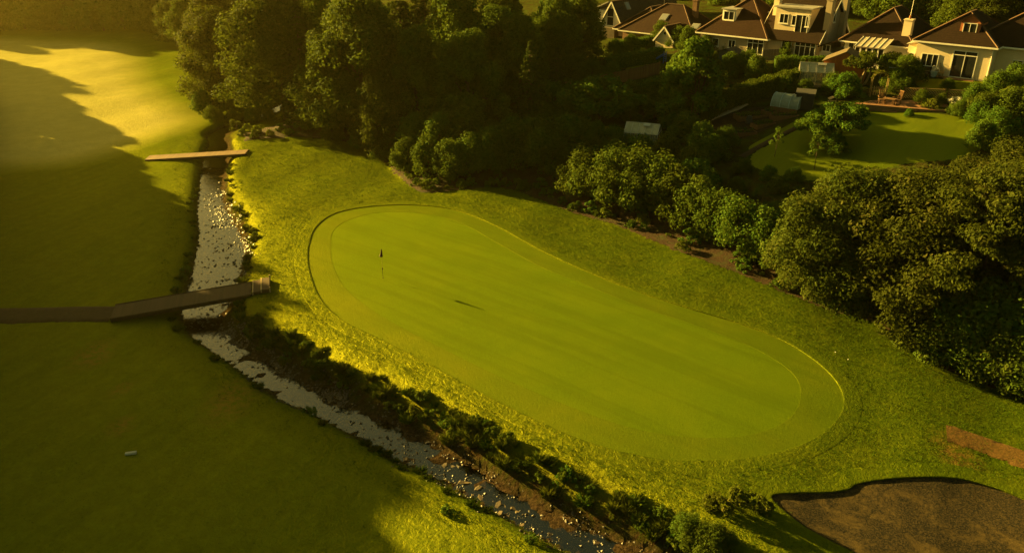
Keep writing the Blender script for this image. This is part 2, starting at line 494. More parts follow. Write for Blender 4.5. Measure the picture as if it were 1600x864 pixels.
M['metal'] = simple('aluminium', (.55, .52, .45), (.42, .40, .34), 4, .4, .5, .05, .01, (1, 1, 1), .6)
M['flat_roof'] = simple('pale_flat_roof', (.42, .36, .27), (.33, .28, .21), 1.2, .85)
M['lead'] = simple('lead_sheet', (.30, .28, .25), (.22, .2, .18), 2, .6)
M['blue_plastic'] = simple('blue_plastic', (.02, .12, .50), (.02, .09, .40), 2, .45, .4, .05)
M['bin_plastic'] = simple('pale_bin_plastic', (.42, .50, .54), (.34, .42, .46), 3, .5, .4, .1)
M['black_plastic'] = simple('black_plastic', (.018, .018, .02), (.03, .03, .03), 3, .5, .4, .1)
M['tunnel'] = simple('tunnel_net', (.26, .30, .27), (.18, .22, .19), 4, .45, .5, .2, .02)
M['canvas'] = simple('cream_canvas', (.62, .52, .36), (.50, .42, .28), 1.5, .85, .2, .3, .03)
M['mulch'] = None
M['soil'] = simple('garden_soil', (.055, .034, .018), (.030, .020, .012), 5, .95, .1, .9, .06, coords='Object')
M['paving'] = simple('brick_paving', (.26, .13, .075), (.18, .09, .05), 3, .85, .2, .3, .02)
M['path'] = simple('dirt_path', (.085, .052, .028), (.060, .038, .020), 3, .9, .2, .6, .03)
M['slab'] = simple('pale_slab', (.34, .25, .15), (.26, .18, .11), 3, .85)
M['cane'] = simple('cane_wood', (.36, .24, .10), (.26, .17, .07), 5, .7)
M['flag_cloth'] = simple('dark_red_cloth', (.045, .010, .010), (.03, .008, .008), 5, .8)
M['pole_yellow'] = simple('yellow_pole', (.30, .27, .04), (.25, .22, .03), 5, .5)
M['pole_dark'] = simple('dark_pole', (.03, .02, .015), (.02, .015, .01), 5, .5)
M['marker'] = simple('white_marker', (.62, .58, .48), (.5, .46, .38), 5, .6)
M['hole_disc'] = simple('hole_dark', (.01, .01, .008), (.02, .02, .01), 5, .9)

def roof_mat(name, a, b, row=.30):
    t = NT(name); vec = t.coords('Object')
    w = t.n('ShaderNodeTexWave', wave_type='BANDS', bands_direction='Z', wave_profile='SAW')
    t.l(vec, w.inputs['Vector']); w.inputs['Scale'].default_value = .314 / (row * .62) 
    w.inputs['Distortion'].default_value = .15
    n = t.noise(t.mapping(vec, (3, 3, 6)), 1.2, 5, .7)
    n2 = t.noise(vec, .5, 4, .6)
    col = t.mix(t.ramp(n, [(.35, 0), (.7, 1)]), a, b)
    col = t.mix(t.ramp(n2, [(.45, 0), (.75, .5)]), col, tuple(x * .6 for x in a))
    col = t.mix(t.ramp(w.outputs['Fac'], [(0, .55), (.25, 0)]), col, tuple(x * .35 for x in a))
    nrm = t.bump(t.math('ADD', w.outputs['Fac'], t.math('MULTIPLY', n, .4)), .6, .03)
    return t.done(t.principled(col, .85, .08, nrm))
M['roof_brown'] = roof_mat('brown_tiles', (.018, .010, .006), (.030, .016, .010))
M['roof_red'] = roof_mat('red_brown_tiles', (.026, .012, .007), (.040, .018, .010))
M['roof_slate'] = roof_mat('grey_slates', (.034, .032, .032), (.055, .050, .048))
M['ridge'] = simple('ridge_tiles', (.12, .062, .034), (.08, .042, .025), 3, .8)

def glass_dark():
    t = NT('window_glass')
    return t.done(t.principled((.018, .020, .020), .06, .6))
M['glass'] = glass_dark()
def glass_green(name='greenhouse_glass', clear=.25):
    t = NT(name); vec = t.coords('Object')
    n = t.noise(vec, 1.5, 5, .7)
    col = t.mix(t.ramp(n, [(.4, 0), (.65, 1)]), (.62, .56, .40), (.42, .39, .27))  # pale cream in the colour stands in for sky reflected on the glass
    p = t.principled(col, .6, .15)
    tr = t.n('ShaderNodeBsdfTransparent'); tr.inputs[0].default_value = (.85, .88, .8, 1)
    mx = t.n('ShaderNodeMixShader'); mx.inputs[0].default_value = clear
    t.l(p, mx.inputs[1]); t.l(tr.outputs[0], mx.inputs[2])
    return t.done(mx.outputs[0])
M['ghglass'] = glass_green()
M['ghwall'] = glass_green('greenhouse_side_glass', .72)  # clearer copy, so the side panes read darker than the roof
def sky_glass():
    t = NT('skylight_glass')
    return t.done(t.principled((.20, .20, .20), .12, .8))
M['skyglass'] = sky_glass()

def mulch_mat():
    t = NT('bark_mulch'); vec = t.coords('World')
    n = t.noise(vec, 7, 6, .75); b = t.noise(vec, .9, 5, .65)
    col = t.ramp(n, [(.3, (.018, .011, .005)), (.55, (.046, .024, .010)), (.8, (.095, .046, .019))])
    col = t.mix(t.ramp(b, [(.48, 0), (.66, .8)]), col, (.040, .050, .010))
    nrm = t.bump(n, 1.0, .12)
    return t.done(t.principled(col, .9, .15, nrm))
M['mulch'] = mulch_mat()
def sand_mat():
    t = NT('bunker_sand'); vec = t.coords('World')
    n = t.noise(vec, .30, 6, .72, .8); m = t.noise(vec, 3.5, 6, .8); f = t.noise(vec, 12, 4, .8)
    mask = t.math('ADD', t.math('MULTIPLY', n, .75), t.math('MULTIPLY', m, .3))
    sand = t.mix(t.ramp(f, [(.35, 0), (.7, 1)]), (.092, .062, .022), (.062, .042, .014))
    moss = t.mix(t.ramp(f, [(.45, 0), (.62, 1)]), (.012, .011, .006), (.075, .050, .020))
    col = t.mix(t.ramp(mask, [(.45, 0), (.53, 1)]), sand, moss)
    nrm = t.bump(t.math('ADD', f, t.math('MULTIPLY', m, 1.5)), .6, .06)
    return t.done(t.principled(col, .9, .15, nrm))
M['sand'] = sand_mat()
def sandpath_mat():
    t = NT('orange_sand'); vec = t.coords('World')
    n = t.noise(vec, 6, 6, .75)
    col = t.ramp(n, [(.3, (.050, .034, .009)), (.5, (.115, .062, .015)), (.75, (.17, .088, .022))])
    return t.done(t.principled(col, .9, .15, t.bump(n, .8, .06)))
M['sandpath'] = sandpath_mat()
def water_mat():
    t = NT('stream_water'); vec = t.coords('World')
    n = t.noise(t.mapping(vec, (1, 1, 1)), 1.6, 4, .6, .5)
    n2 = t.noise(vec, 5, 3, .6)
    rif = t.attr('riffle')
    h = t.math('ADD', t.math('MULTIPLY', n, .25), t.math('MULTIPLY', n2, t.math('ADD', t.math('MULTIPLY', rif, .12), .010)))
    nrm = t.bump(h, .5, .12)
    gl = t.n('ShaderNodeBsdfGlossy'); gl.inputs['Roughness'].default_value = .06
    gl.inputs['Color'].default_value = (1, .88, .78, 1); t.l(nrm, gl.inputs['Normal'])
    tr = t.n('ShaderNodeBsdfTransparent'); tr.inputs[0].default_value = (.42, .33, .22, 1)
    fr = t.n('ShaderNodeFresnel'); fr.inputs[0].default_value = 2.45; t.l(nrm, fr.inputs['Normal'])
    mx = t.n('ShaderNodeMixShader'); t.l(fr.outputs[0], mx.inputs[0])
    t.l(tr.outputs[0], mx.inputs[1]); t.l(gl.outputs[0], mx.inputs[2])
    return t.done(mx.outputs[0])
M['water'] = water_mat()

# ------------------------------------------------------------------ mesh helpers
def link(name, mesh, parent=None):
    o = bpy.data.objects.new(name, mesh)
    COL.objects.link(o)
    if parent is not None: o.parent = parent
    return o

def np_mesh(name, verts, faces, mat, smooth=True, rnd=None):
    """verts (n,3) and faces (m,k) arrays, all faces of k corners"""
    me = bpy.data.meshes.new(name)
    verts = np.asarray(verts, np.float32); faces = np.asarray(faces, np.int32)
    k = faces.shape[1]
    me.vertices.add(len(verts)); me.vertices.foreach_set('co', verts.ravel())
    me.loops.add(faces.size); me.loops.foreach_set('vertex_index', faces.ravel())
    me.polygons.add(len(faces))
    me.polygons.foreach_set('loop_start', np.arange(0, faces.size, k, dtype=np.int32))
    me.polygons.foreach_set('loop_total', np.full(len(faces), k, np.int32))
    me.polygons.foreach_set('use_smooth', np.full(len(faces), smooth, bool))
    if rnd is not None:
        a = me.attributes.new('rnd', 'FLOAT', 'FACE'); a.data.foreach_set('value', np.asarray(rnd, np.float32))
    me.update(calc_edges=True); me.validate()
    me.materials.append(mat)
    return me

def vattr(me, name, vals):
    a = me.attributes.new(name, 'FLOAT', 'POINT'); a.data.foreach_set('value', np.asarray(vals, np.float32))

class MB:
    def __init__(s): s.v, s.f = [], []
    def add(s, vs, fs):
        n = len(s.v); s.v += [tuple(map(float, q)) for q in vs]; s.f += [tuple(i + n for i in q) for q in fs]; return s
    def box(s, x0, x1, y0, y1, z0, z1):
        return s.add([(x0,y0,z0),(x1,y0,z0),(x1,y1,z0),(x0,y1,z0),(x0,y0,z1),(x1,y0,z1),(x1,y1,z1),(x0,y1,z1)],
                     [(0,3,2,1),(4,5,6,7),(0,1,5,4),(1,2,6,5),(2,3,7,6),(3,0,4,7)])
    def bar(s, a, b, w, h=None):
        a, b = Vector(a), Vector(b); h = h or w
        d = (b - a).normalized(); up = Vector((0, 0, 1)) if abs(d.z) < .95 else Vector((1, 0, 0))
        x = d.cross(up).normalized() * w / 2; y = x.cross(d).normalized() * h / 2
        vs = [p + i * x + j * y for p in (a, b) for i, j in ((-1,-1),(1,-1),(1,1),(-1,1))]
        return s.add(vs, [(0,1,2,3),(7,6,5,4),(0,4,5,1),(1,5,6,2),(2,6,7,3),(3,7,4,0)])
    def tube(s, pts, rad, n=7, cap=True):
        pts = [Vector(p) for p in pts]; base = len(s.v); vs = []; fs = []
        for i, p in enumerate(pts):
            d = (pts[min(i + 1, len(pts) - 1)] - pts[max(i - 1, 0)]).normalized()
            up = Vector((0, 0, 1)) if abs(d.z) < .9 else Vector((1, 0, 0))
            x = d.cross(up).normalized(); y = x.cross(d).normalized()
            for k in range(n):
                a = 2 * math.pi * k / n
                vs.append(p + (x * math.cos(a) + y * math.sin(a)) * rad[i])
        for i in range(len(pts) - 1):
            for k in range(n):
                a, b = i * n + k, i * n + (k + 1) % n
                fs.append((a, b, b + n, a + n))
        if cap:
            fs.append(tuple(range(n))[::-1]); fs.append(tuple((len(pts) - 1) * n + k for k in range(n)))
        return s.add(vs, fs)
    def prism(s, poly, y0, y1):
        """polygon in x,z extruded along y"""
        n = len(poly)
        vs = [(x, y0, z) for x, z in poly] + [(x, y1, z) for x, z in poly]
        fs = [tuple(range(n)), tuple(range(2 * n - 1, n - 1, -1))] + [((i + 1) % n, i, n + i, n + (i + 1) % n) for i in range(n)]
        return s.add(vs, fs)
    def slab(s, corners, th):
        """a sheet of the given corners with thickness th below"""
        c = [Vector(q) for q in corners]; n = (c[1] - c[0]).cross(c[2] - c[0]).normalized()
        if n.z < 0: c = c[::-1]; n = -n
        m = len(c); vs = c + [q - n * th for q in c]
        return s.add(vs, [tuple(range(m)), tuple(range(2 * m - 1, m - 1, -1))] + [((i + 1) % m, i, m + i, m + (i + 1) % m) for i in range(m)])
    def mesh(s, name, mat, smooth=False):
        me = bpy.data.meshes.new(name); me.from_pydata(s.v, [], s.f); me.validate()
        if smooth: me.polygons.foreach_set('use_smooth', [True] * len(me.polygons))
        me.materials.append(M[mat] if isinstance(mat, str) else mat); me.update()
        return me
    def build(s, name, mat, parent=None, smooth=False):
        return link(name, s.mesh(name, mat, smooth), parent)

def tag(o, label, cat, group=None):
    o['label'] = label; o['category'] = cat
    if group: o['group'] = group
    return o
def thing(name, label, cat, loc=(0, 0, 0), rz=0.0, group=None):
    o = bpy.data.objects.new(name, None); COL.objects.link(o)
    o.empty_display_size = .3
    o.location = [float(c) for c in loc]; o.rotation_euler = (0, 0, rz)
    return tag(o, label, cat, group)
def structure(o, label=None):
    o['kind'] = 'structure'
    if label: o['label'] = label
    return o
def copy_thing(root, loc, rz, scale, label, group=None):
    c = root.copy(); COL.objects.link(c)
    c.location = [float(q) for q in loc]; c.rotation_euler = (0, 0, rz); c.scale = scale
    c['label'] = label
    if group: c['group'] = group
    for ch in root.children:
        k = ch.copy(); COL.objects.link(k); k.parent = c
        for g in ch.children:
            q = g.copy(); COL.objects.link(q); q.parent = k
    return c

# ================================================================== GROUND
idx = np.arange(nx * ny).reshape(ny, nx)
gf = np.stack([idx[:-1, :-1].ravel(), idx[:-1, 1:].ravel(), idx[1:, 1:].ravel(), idx[1:, :-1].ravel()], 1)
gme = np_mesh('ground', np.c_[gp, gz], gf, M['ground'])
vattr(gme, 'left', np.where(in_left, np.clip((d_wl - 1) / 2.5, 0, 1), 0))
vattr(gme, 'bed', np.where(in_ch, 1, np.where(in_left, np.clip(1 - (d_wl - .05) / .35, 0, 1), np.where(in_bank, np.clip(1 - d_wr / .5, 0, 1), 0))))
sb = d_wr / (d_wr + d_bt + 1e-6)
vattr(gme, 'bank', np.where(in_bank, np.clip(1.15 - sb * .9, 0, 1), np.where(in_ch | in_left, 0, np.clip(.25 - d_bt / 1.2, 0, 1))))
vattr(gme, 'up', np.where(in_up & ~in_ch & ~in_bank, np.clip(d_ml / .8, 0, 1), 0))
MOWN = smooth_closed(poly_xy([(-200,62),(60,66),(170,72),(205,90),(216,128),(250,160),(292,182),(275,200),(215,222),(120,250),(0,262),(-300,300),(-500,180)], -.9), 160)
vattr(gme, 'mown', np.clip(.5 - grid_sdf(MOWN, 8) / 7, 0, 1) * .9 * in_left)
worn = np.zeros(len(gp))
for (a, b, r) in ((145, 552, 1.3), (150, 560, .9), (190, 668, .7), (190, 610, .6), (360, 625, 1.6), (820, 633, .5), (828, 640, .35), (1500, 690, 1.2)):
    c = P(a, b, LEFT_Z if a < 500 else 0)[:2]
    worn = np.maximum(worn, np.clip(1.2 - np.hypot(gp[:, 0] - c[0], (gp[:, 1] - c[1]) * .6) / r, 0, 1))
vattr(gme, 'worn', worn)
structure(link('ground', gme), 'grassy valley floor and garden slope')

def ring_mesh(name, rings, mat, closed=True, fill=False):
    n = len(rings[0]); v = np.vstack(rings); f = []
    ar = np.arange(n); nxt = (ar + 1) % n
    if not closed: ar, nxt = ar[:-1], nxt[:-1]
    for k in range(len(rings) - 1):
        f.append(np.stack([k * n + ar, k * n + nxt, (k + 1) * n + nxt, (k + 1) * n + ar], 1))
    return np_mesh(name, v, np.vstack(f), mat)
def with_z(p, z): return np.c_[p, np.broadcast_to(z, len(p))]
def on_crown(p, z): return np.c_[p, Z0(p) + z]
def outward(poly):
    t = np.roll(poly, -1, 0) - np.roll(poly, 1, 0); t /= np.hypot(t[:, 0], t[:, 1])[:, None]
    n = np.c_[t[:, 1], -t[:, 0]]
    if inside(poly[:1] + n[:1] * .3, poly)[0]: n = -n
    return n
def fix_up(me):
    """make faces point up on average"""
    n = np.zeros(len(me.polygons) * 3, np.float32); me.polygons.foreach_get('normal', n)
    if n.reshape(-1, 3)[:, 2].sum() < 0: me.flip_normals()
    return me

# the putting green lies a few centimetres below its fringe, the fringe below the rough
GZ, FZ = -.05, -.038
cen = GREEN.mean(0)
def undul(p): return 0
rings = [on_crown(cen + (GREEN - cen) * k, GZ) for k in (1.004, .97, .93, .88, .82, .75, .67, .58, .48, .38, .28, .18, .08, .001)]
structure(link('putting_green', fix_up(ring_mesh('putting_green', rings, M['green']))), 'smooth bright oval putting green')
G3 = smooth_closed(poly_xy(GREEN_PX, 0), 300)
k0 = int(np.argmin(np.hypot(*(G3 - FRINGE[0]).T))); G3 = np.roll(G3, -k0, 0)
rings = [on_crown(G3, -.2), on_crown(G3, FZ - .003)] + [on_crown(G3 + (FRINGE - G3) * k, FZ) for k in (.012, .05, .25, .5, .75, .97)] + [on_crown(FRINGE + outward(FRINGE) * .02, FZ)]
fme = fix_up(ring_mesh('fringe', rings, M['fringe'])); fme.polygons.foreach_set('use_smooth', [False] * len(fme.polygons))
structure(link('fringe', fme), 'slightly longer turf ring round the putting green')
def lip(name, poly, deep):
    n = outward(poly); rr = [on_crown(poly, -deep), with_z(poly, .0)]
    rr[1][:, 2] += height(rr[1]) + .012
    for k, dz in ((.06, .022), (.35, .022), (.7, .018), (1.0, .012), (1.35, -.04)):
        q = poly + n * k; rr.append(np.c_[q, height(q) + dz])
    me = fix_up(ring_mesh(name, rr, M['ground']))
    me.polygons.foreach_set('use_smooth', [False] * len(me.polygons))
    for a in ('left', 'bed', 'bank', 'up', 'mown', 'worn'): vattr(me, a, np.zeros(len(me.vertices)))
    structure(link(name, me))
lip('rough_edge', FRINGE, .2)
lip('bunker_edge', BUNKER, .75)
cen = BUNKER.mean(0); rings = []
for k, z in ((1.03, -.06), (.985, -.07), (.93, -.09), (.8, -.12), (.6, -.15), (.35, -.16), (.12, -.15), (.002, -.15)):
    q = cen + (BUNKER0 - cen) * k; rings.append(np.c_[q, height(q) + z + .3 * waves(q, 1.1) * min(1, (1.02 - k) * 8)])
structure(link('bunker', fix_up(ring_mesh('bunker', rings, M['sand']))), 'bare mottled sand hollow')

def strip(name, line, offs, mat, dz=.04, noise=0):
    """sheet along an open line at the given sideways offsets, laid on the ground"""
    t = np.gradient(line, axis=0); t /= np.hypot(t[:, 0], t[:, 1])[:, None]; n = np.c_[-t[:, 1], t[:, 0]]
    rr = []
    for i, k in enumerate(offs):
        w = RNG.normal(0, noise, (len(line), 1)) if i in (0, len(offs) - 1) else 0
        q = line + n * (k + w); rr.append(np.c_[q, height(q) + (dz if 0 < i < len(offs) - 1 else -.05)])
    return link(name, fix_up(ring_mesh(name, rr, mat, False)))
bed_line = ML[(ML[:, 1] < 104) & (ML[:, 0] < 62)]
t_ = bed_line[5] - bed_line[4]
side = 1 if inside((bed_line[4] + np.array((-t_[1], t_[0])) * 2)[None], UP_POLY)[0] else -1
structure(strip('planting_bed', smooth_open(bed_line, .35), [side * k for k in (-.18, .05, .6, 1.3, 2.2, 3.2, 4.2, 5.2)], M['mulch'], .05, .16), 'bare brown mulch strip below the hedge')

def patch(name, pix, mat, n=90, dz=.05, rings_=10, label=None, pts=None, jitter=0):
    poly = smooth_closed(np.array([G(a, b)[:2] for a, b in pix]) if pts is None else pts, n)
    rag = poly + RNG.normal(0, jitter, poly.shape) if jitter else poly
    c = poly.mean(0); rr = []
    for k in np.linspace(1, .004, rings_):
        q = c + (poly - c) * k if k < 1 else rag; rr.append(np.c_[q, height(q) + (dz if k < 1 else -.06)])
    o = structure(link(name, fix_up(ring_mesh(name, rr, mat))), label); return o
sp_line = smooth_open(np.array([PG(a, b)[:2] for a, b in ((1478,679),(1500,685),(1540,698),(1590,716),(1650,742),(1720,775))]), .25)
structure(strip('sand_path', sp_line, [-.95, -.8, -.4, 0, .4, .8, .95], M['sandpath'], .045, .14), 'orange sandy track beside the bunker')

# ------------------------------------------------------------------ water
nn = 260
def resamp(l, n):
    s = np.r_[0, np.cumsum(np.hypot(*np.diff(l, axis=0).T))]; q = np.linspace(0, s[-1], n)
    return np.c_[np.interp(q, s, l[:, 0]), np.interp(q, s, l[:, 1])]
wl_ = WL - 0; ra = []
WR3 = np.array([WR[np.argmin(np.hypot(*(WR - p).T))] for p in WL])
for k in (-.18, 0, .25, .5, .75, 1.0, 1.12):
    ra.append(with_z(WL + (WR3 - WL) * k, WATER_Z))
wme = fix_up(ring_mesh('stream_water', ra, M['water'], False))
wv = np.vstack(ra)
rif = np.zeros(len(wv))
for (a, b, r) in ((345, 420, 7), (330, 505, 6), (600, 700, 3), (720, 750, 5), (860, 820, 7), (330, 290, 4)):
    c = P(a, b, WATER_Z)[:2]; rif = np.maximum(rif, np.clip(1.4 - np.hypot(wv[:, 0] - c[0], wv[:, 1] - c[1]) / r, 0, 1))
vattr(wme, 'riffle', rif)
structure(link('stream_water', wme), 'shallow stream reflecting the pale sky')

# ------------------------------------------------------------------ stones in the stream
def stone_mesh(seed, flat, mat):
    r = np.random.default_rng(seed); b = MB()
    m = 5 + seed % 2; flat = flat * .7; z0, z1 = -.5 * flat, .5 * flat
    lo = [(math.cos(6.283 * k / m) * r.uniform(.75, 1.1), math.sin(6.283 * k / m) * r.uniform(.5, .8)) for k in range(m)]
    hi = [(x * r.uniform(.6, .92), y * r.uniform(.6, .92)) for x, y in lo]
    vs = [(x, y, z0) for x, y in lo] + [(x * 1.04, y * 1.04, z0 * .1) for x, y in lo] + [(x, y, z1 + r.uniform(-.12, .12) * flat) for x, y in hi]
    fs = [tuple(range(m))[::-1], tuple(range(2 * m, 3 * m))]
    for q in (0, m):
        fs += [(q + i, q + (i + 1) % m, q + m + (i + 1) % m, q + m + i) for i in range(m)]
    b.add(vs, fs)
    return b.mesh('stone', mat)
ST = [stone_mesh(i, random.uniform(.35, .7), 'stone') for i in range(6)]
STW = [stone_mesh(20 + i, random.uniform(.35, .7), 'wet_stone') for i in range(6)]
def put_stone(x, y, s, dry, label, group, z=None):
    o = link('stone', random.choice(ST if dry else STW))
    zz = max(hz(x, y), WATER_Z - .06) if z is None else z
    o.location = (x, y, zz + s * .12); o.scale = (s, s, s * random.uniform(.7, 1.1))
    o.rotation_euler = (random.uniform(-.25, .25), random.uniform(-.25, .25), random.uniform(0, 6.28))
    return tag(o, label, 'stone', group)
for (a, b, s) in ((694,726,.34),(706,727,.24),(722,753,.34),(731,753,.3),(748,762,.3),(751,776,.32),(778,787,.36),(787,790,.3),(804,793,.34),(809,797,.28),
                  (781,804,.34),(791,808,.26),(815,819,.34),(634,716,.3),(621,706,.28),(663,745,.34),(672,745,.3)):
    p = P(a, b, WATER_Z + .05); put_stone(p[0], p[1], s * .85, True, 'pale flat slab of stone along the left edge of the lower stream', 'pale slabs at the stream edge')
for i in range(130):
    k = RNG.integers(40, len(WL) - 8); f = RNG.uniform(.02, 1.0)
    q = WL[k] + (WR3[k] - WL[k]) * f + RNG.normal(0, .2, 2)
    if not (28 < q[1] < 90): continue
    near = q[1] < 50
    if near: put_stone(q[0], q[1], RNG.uniform(.12, .28), RNG.random() < .3, 'small brown stone scattered over the bed of the lower stream', 'stones in the lower stream')
    else: put_stone(q[0], q[1], RNG.uniform(.14, .36), RNG.random() < .15, 'dark wet stone breaking the bright water of the upper stream', 'stones in the upper stream')
# gravel: far too many to count
base = np.array([[math.cos(a), math.sin(a) * .8, -.3] for a in (0, 1.26, 2.5, 3.8, 5.0)] + [[0, 0, .55]])
gfaces = np.array([(i, (i + 1) % 5, 5) for i in range(5)])
GV, GF = [], []
def gravel(n, kmin, kmax, fr, smin, smax):
    cnt = 0
    while cnt < n:
        k = RNG.integers(kmin, kmax); f = RNG.uniform(*fr)
        q = WL[k] + (WR3[k] - WL[k]) * f + RNG.normal(0, .35, 2)
        if not (25 < q[1] < 100): continue
        if waves(q[None], 3.2)[0] + waves(q[None], 1.1)[0] < .01 and RNG.random() < .85: continue
        a = RNG.uniform(0, 6.28); c, s_ = math.cos(a), math.sin(a); sc = RNG.uniform(smin, smax)
        v = base * sc * np.array((1, RNG.uniform(.6, 1), RNG.uniform(.5, 1)))
        v = np.c_[v[:, 0] * c - v[:, 1] * s_, v[:, 0] * s_ + v[:, 1] * c, v[:, 2]]
        z = WATER_Z + RNG.uniform(-.09, .05)
        if f > .8 or f < .1: z = max(hz(q[0], q[1]), WATER_Z - .05) + .02
        GF.append(gfaces + 6 * len(GV)); GV.append(v + (q[0], q[1], z)); cnt += 1
iw = lambda px, py: int(np.argmin(np.hypot(*(WL - P(px, py, WATER_Z)[:2]).T)))
gravel(800, iw(309, 300), iw(303, 530), (.0, 1.05), .06, .19)
gravel(600, iw(309, 330), iw(284, 490), (.66, 1.15), .07, .2)
gravel(1500, iw(303, 530), iw(512, 660), (.72, 1.15), .05, .15)
gravel(1000, iw(512, 660), len(WL) - 4, (.0, 1.05), .04, .13)
gravel(250, iw(387, 590), iw(930, 895), (-.06, .06), .06, .16)
o = link('gravel', np_mesh('gravel', np.vstack(GV), np.vstack(GF), M['wet_stone'], False)); o['kind'] = 'stuff'; o['label'] = 'dark gravel along the stream bed'

# ------------------------------------------------------------------ near footbridge with its path and steps
def frame2(a, b):
    a, b = Vector(a), Vector(b); d = (b - a); return a, d.length, math.atan2(d.y, d.x), d
A = P(176, 487, LEFT_Z + .25); B = P(394, 450, -.12)
a, L, ang, d = frame2(A, B)
br = thing('footbridge', 'dark brown plank footbridge with two pale edged steps over the stream', 'footbridge', a, ang)
slope = d.z / math.hypot(d.x, d.y); W = 2.35; Lh = math.hypot(d.x, d.y)
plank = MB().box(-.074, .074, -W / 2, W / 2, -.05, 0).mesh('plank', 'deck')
n = int(Lh / .151)
for i in range(n):
    o = link('plank', plank, br); x = .08 + i * .151; o.location = (x, 0, slope * x + random.uniform(-.003, .003))
for y in (-W / 2 + .12, 0, W / 2 - .12):
    MB().bar((0, y, -.17), (Lh, y, Lh * slope - .17), .16, .24).build('beam', 'beam', br)
for y in (-W / 2 + .02, W / 2 - .02):
    MB().bar((0, y, .0), (Lh, y, Lh * slope), .06, .08).build('edge_board', 'beam', br)
MB().box(Lh - 1.1, Lh - .5, -W / 2 + .05, W / 2 - .05, -1.2, Lh * slope - .3).build('abutment', 'wall_stone', br)
for k in range(2):
    z = Lh * slope + .13 * (k + 1); x = Lh + .06 + k * .62
    st = MB().box(x, x + .60, -W / 2 + .12, W / 2 - .12, z - .30, z).build('step', 'deck', br)
    MB().box(x - .05, x + .05, -W / 2 + .10, W / 2 - .10, z - .22, z + .012).build('nosing', 'nosing', st)
for y in (-W / 2 + .08, W / 2 - .08):
    MB().box(Lh + 1.25, Lh + 1.35, y - .05, y + .05, -.2, Lh * slope + .42).build('post', 'nosing', br)
pl = np.array([P(-160, 497, -.9)[:2], P(-80, 493, -.9)[:2], P(0, 490, -.9)[:2], P(90, 488, -.9)[:2], P(180, 486.5, -.8)[:2]])
structure(strip('path', smooth_open(pl, .3), [-1.3, -1.15, -.6, 0, .6, 1.15, 1.3], M['path'], .05, .08), 'bare brown earth path leading to the footbridge')
# ramp of earth under the bridge head
# ------------------------------------------------------------------ far bridge
A = P(230, 246.5, LEFT_Z + .22); B = P(388, 237, -.3)
a, L, ang, d = frame2(A, B); Lh = math.hypot(d.x, d.y); slope = d.z / Lh; W = 1.75
br = thing('plank_bridge', 'sunlit orange plank bridge over the stream beside the wood', 'footbridge', a, ang)
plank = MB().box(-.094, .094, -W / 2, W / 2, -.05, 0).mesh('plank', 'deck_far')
for i in range(int(Lh / .2)):
    o = link('plank', plank, br); x = .1 + i * .2; o.location = (x, random.uniform(-.015, .015), slope * x + random.uniform(-.004, .004))
for y in (-W / 2 + .1, W / 2 - .1):
    MB().bar((0, y, -.2), (Lh, y, Lh * slope - .2), .14, .28).build('beam', 'beam', br)

# ------------------------------------------------------------------ flagstick
c = PG(598.5, 434); c[2] += GZ
fl = thing('flagstick', 'flagstick with dark red pennant standing in the hole on the putting green', 'flagstick', c)
MB().tube([(0, 0, -.1), (.01, 0, .9)], [.014, .013], 8).build('lower_pole', 'pole_dark', fl)
MB().tube([(.01, 0, .9), (.02, 0, 2.42)], [.012, .011], 8).build('upper_pole', 'pole_yellow', fl)
MB().tube([(0, 0, .002), (0, 0, .006)], [.055, .055], 14).build('hole_disc', 'hole_disc', fl)  # flat dark disc on the turf, shade of the hole in its colour
MB().tube([(.02, 0, 2.45), (.03, .0, 2.3), (.0, .02, 2.05), (-.03, .03, 1.82), (-.03, .03, 1.80)], [.02, .05, .085, .14, .05], 9).build('flag', 'flag_cloth', fl)
MB().tube([(.01, 0, .72), (.01, 0, .76), (.01, 0, .86), (.01, 0, .9)], [.012, .045, .04, .012], 8).build('target', 'flag_cloth', fl)
c = P(205, 710, LEFT_Z); c[2] = hz(c[0], c[1])
tag(MB().box(-.28, .28, -.09, .09, -.05, .09).add([(-.25, -.07, .09), (.25, -.07, .09), (.25, .07, .09), (-.25, .07, .09), (-.22, -.05, .11), (.22, -.05, .11), (.22, .05, .11), (-.22, .05, .11)],
    [(0, 1, 5, 4), (1, 2, 6, 5), (2, 3, 7, 6), (3, 0, 4, 7), (4, 5, 6, 7)]).build('marker_block', 'marker'), 'small white marker block lying on the shaded fairway', 'marker')
bpy.data.objects['marker_block'].location = c; bpy.data.objects['marker_block'].rotation_euler = (0, 0, .25)
def ball_mesh():
    b = MB(); b.tube([(0, 0, -.035), (0, 0, -.03), (0, 0, -.012), (0, 0, .012), (0, 0, .03), (0, 0, .035)], [.004, .018, .033, .033, .018, .004], 10); return b.mesh('golf_ball', 'trim', True)
bm_ = ball_mesh()
for (a, b), lb in (((1305, 552), 'white golf ball in the rough, the one nearer the green'), ((1325, 563), 'white golf ball in the rough, the one nearer the hedge')):
    p = PG(a, b); o = link('golf_ball', bm_); o.location = (p[0], p[1], hz(p[0], p[1]) + .07); tag(o, lb, 'golf ball')

# ================================================================== PLANTS
def leaves(c, n, size, asp=.55, rnd=None, hang=None):
    """rhombic leaf faces: centres c (k,3), facing n"""
    k = len(c); n = n / (np.linalg.norm(n, axis=1)[:, None] + 1e-9)
    h = RNG.normal(0, 1, (k, 3)) if hang is None else hang
    u = np.cross(n, h); u /= np.linalg.norm(u, axis=1)[:, None] + 1e-9
    w = np.cross(n, u)
    s = (np.broadcast_to(size, k) * RNG.uniform(.6, 1.25, k))[:, None]
    v = np.stack([c - w * s, c + u * s * asp - w * s * .1 + n * s * .12, c + w * s, c - u * s * asp - w * s * .1 + n * s * .12], 1).reshape(-1, 3)
    f = np.arange(4 * k).reshape(k, 4)
    return v, f, (RNG.random(k) if rnd is None else rnd)

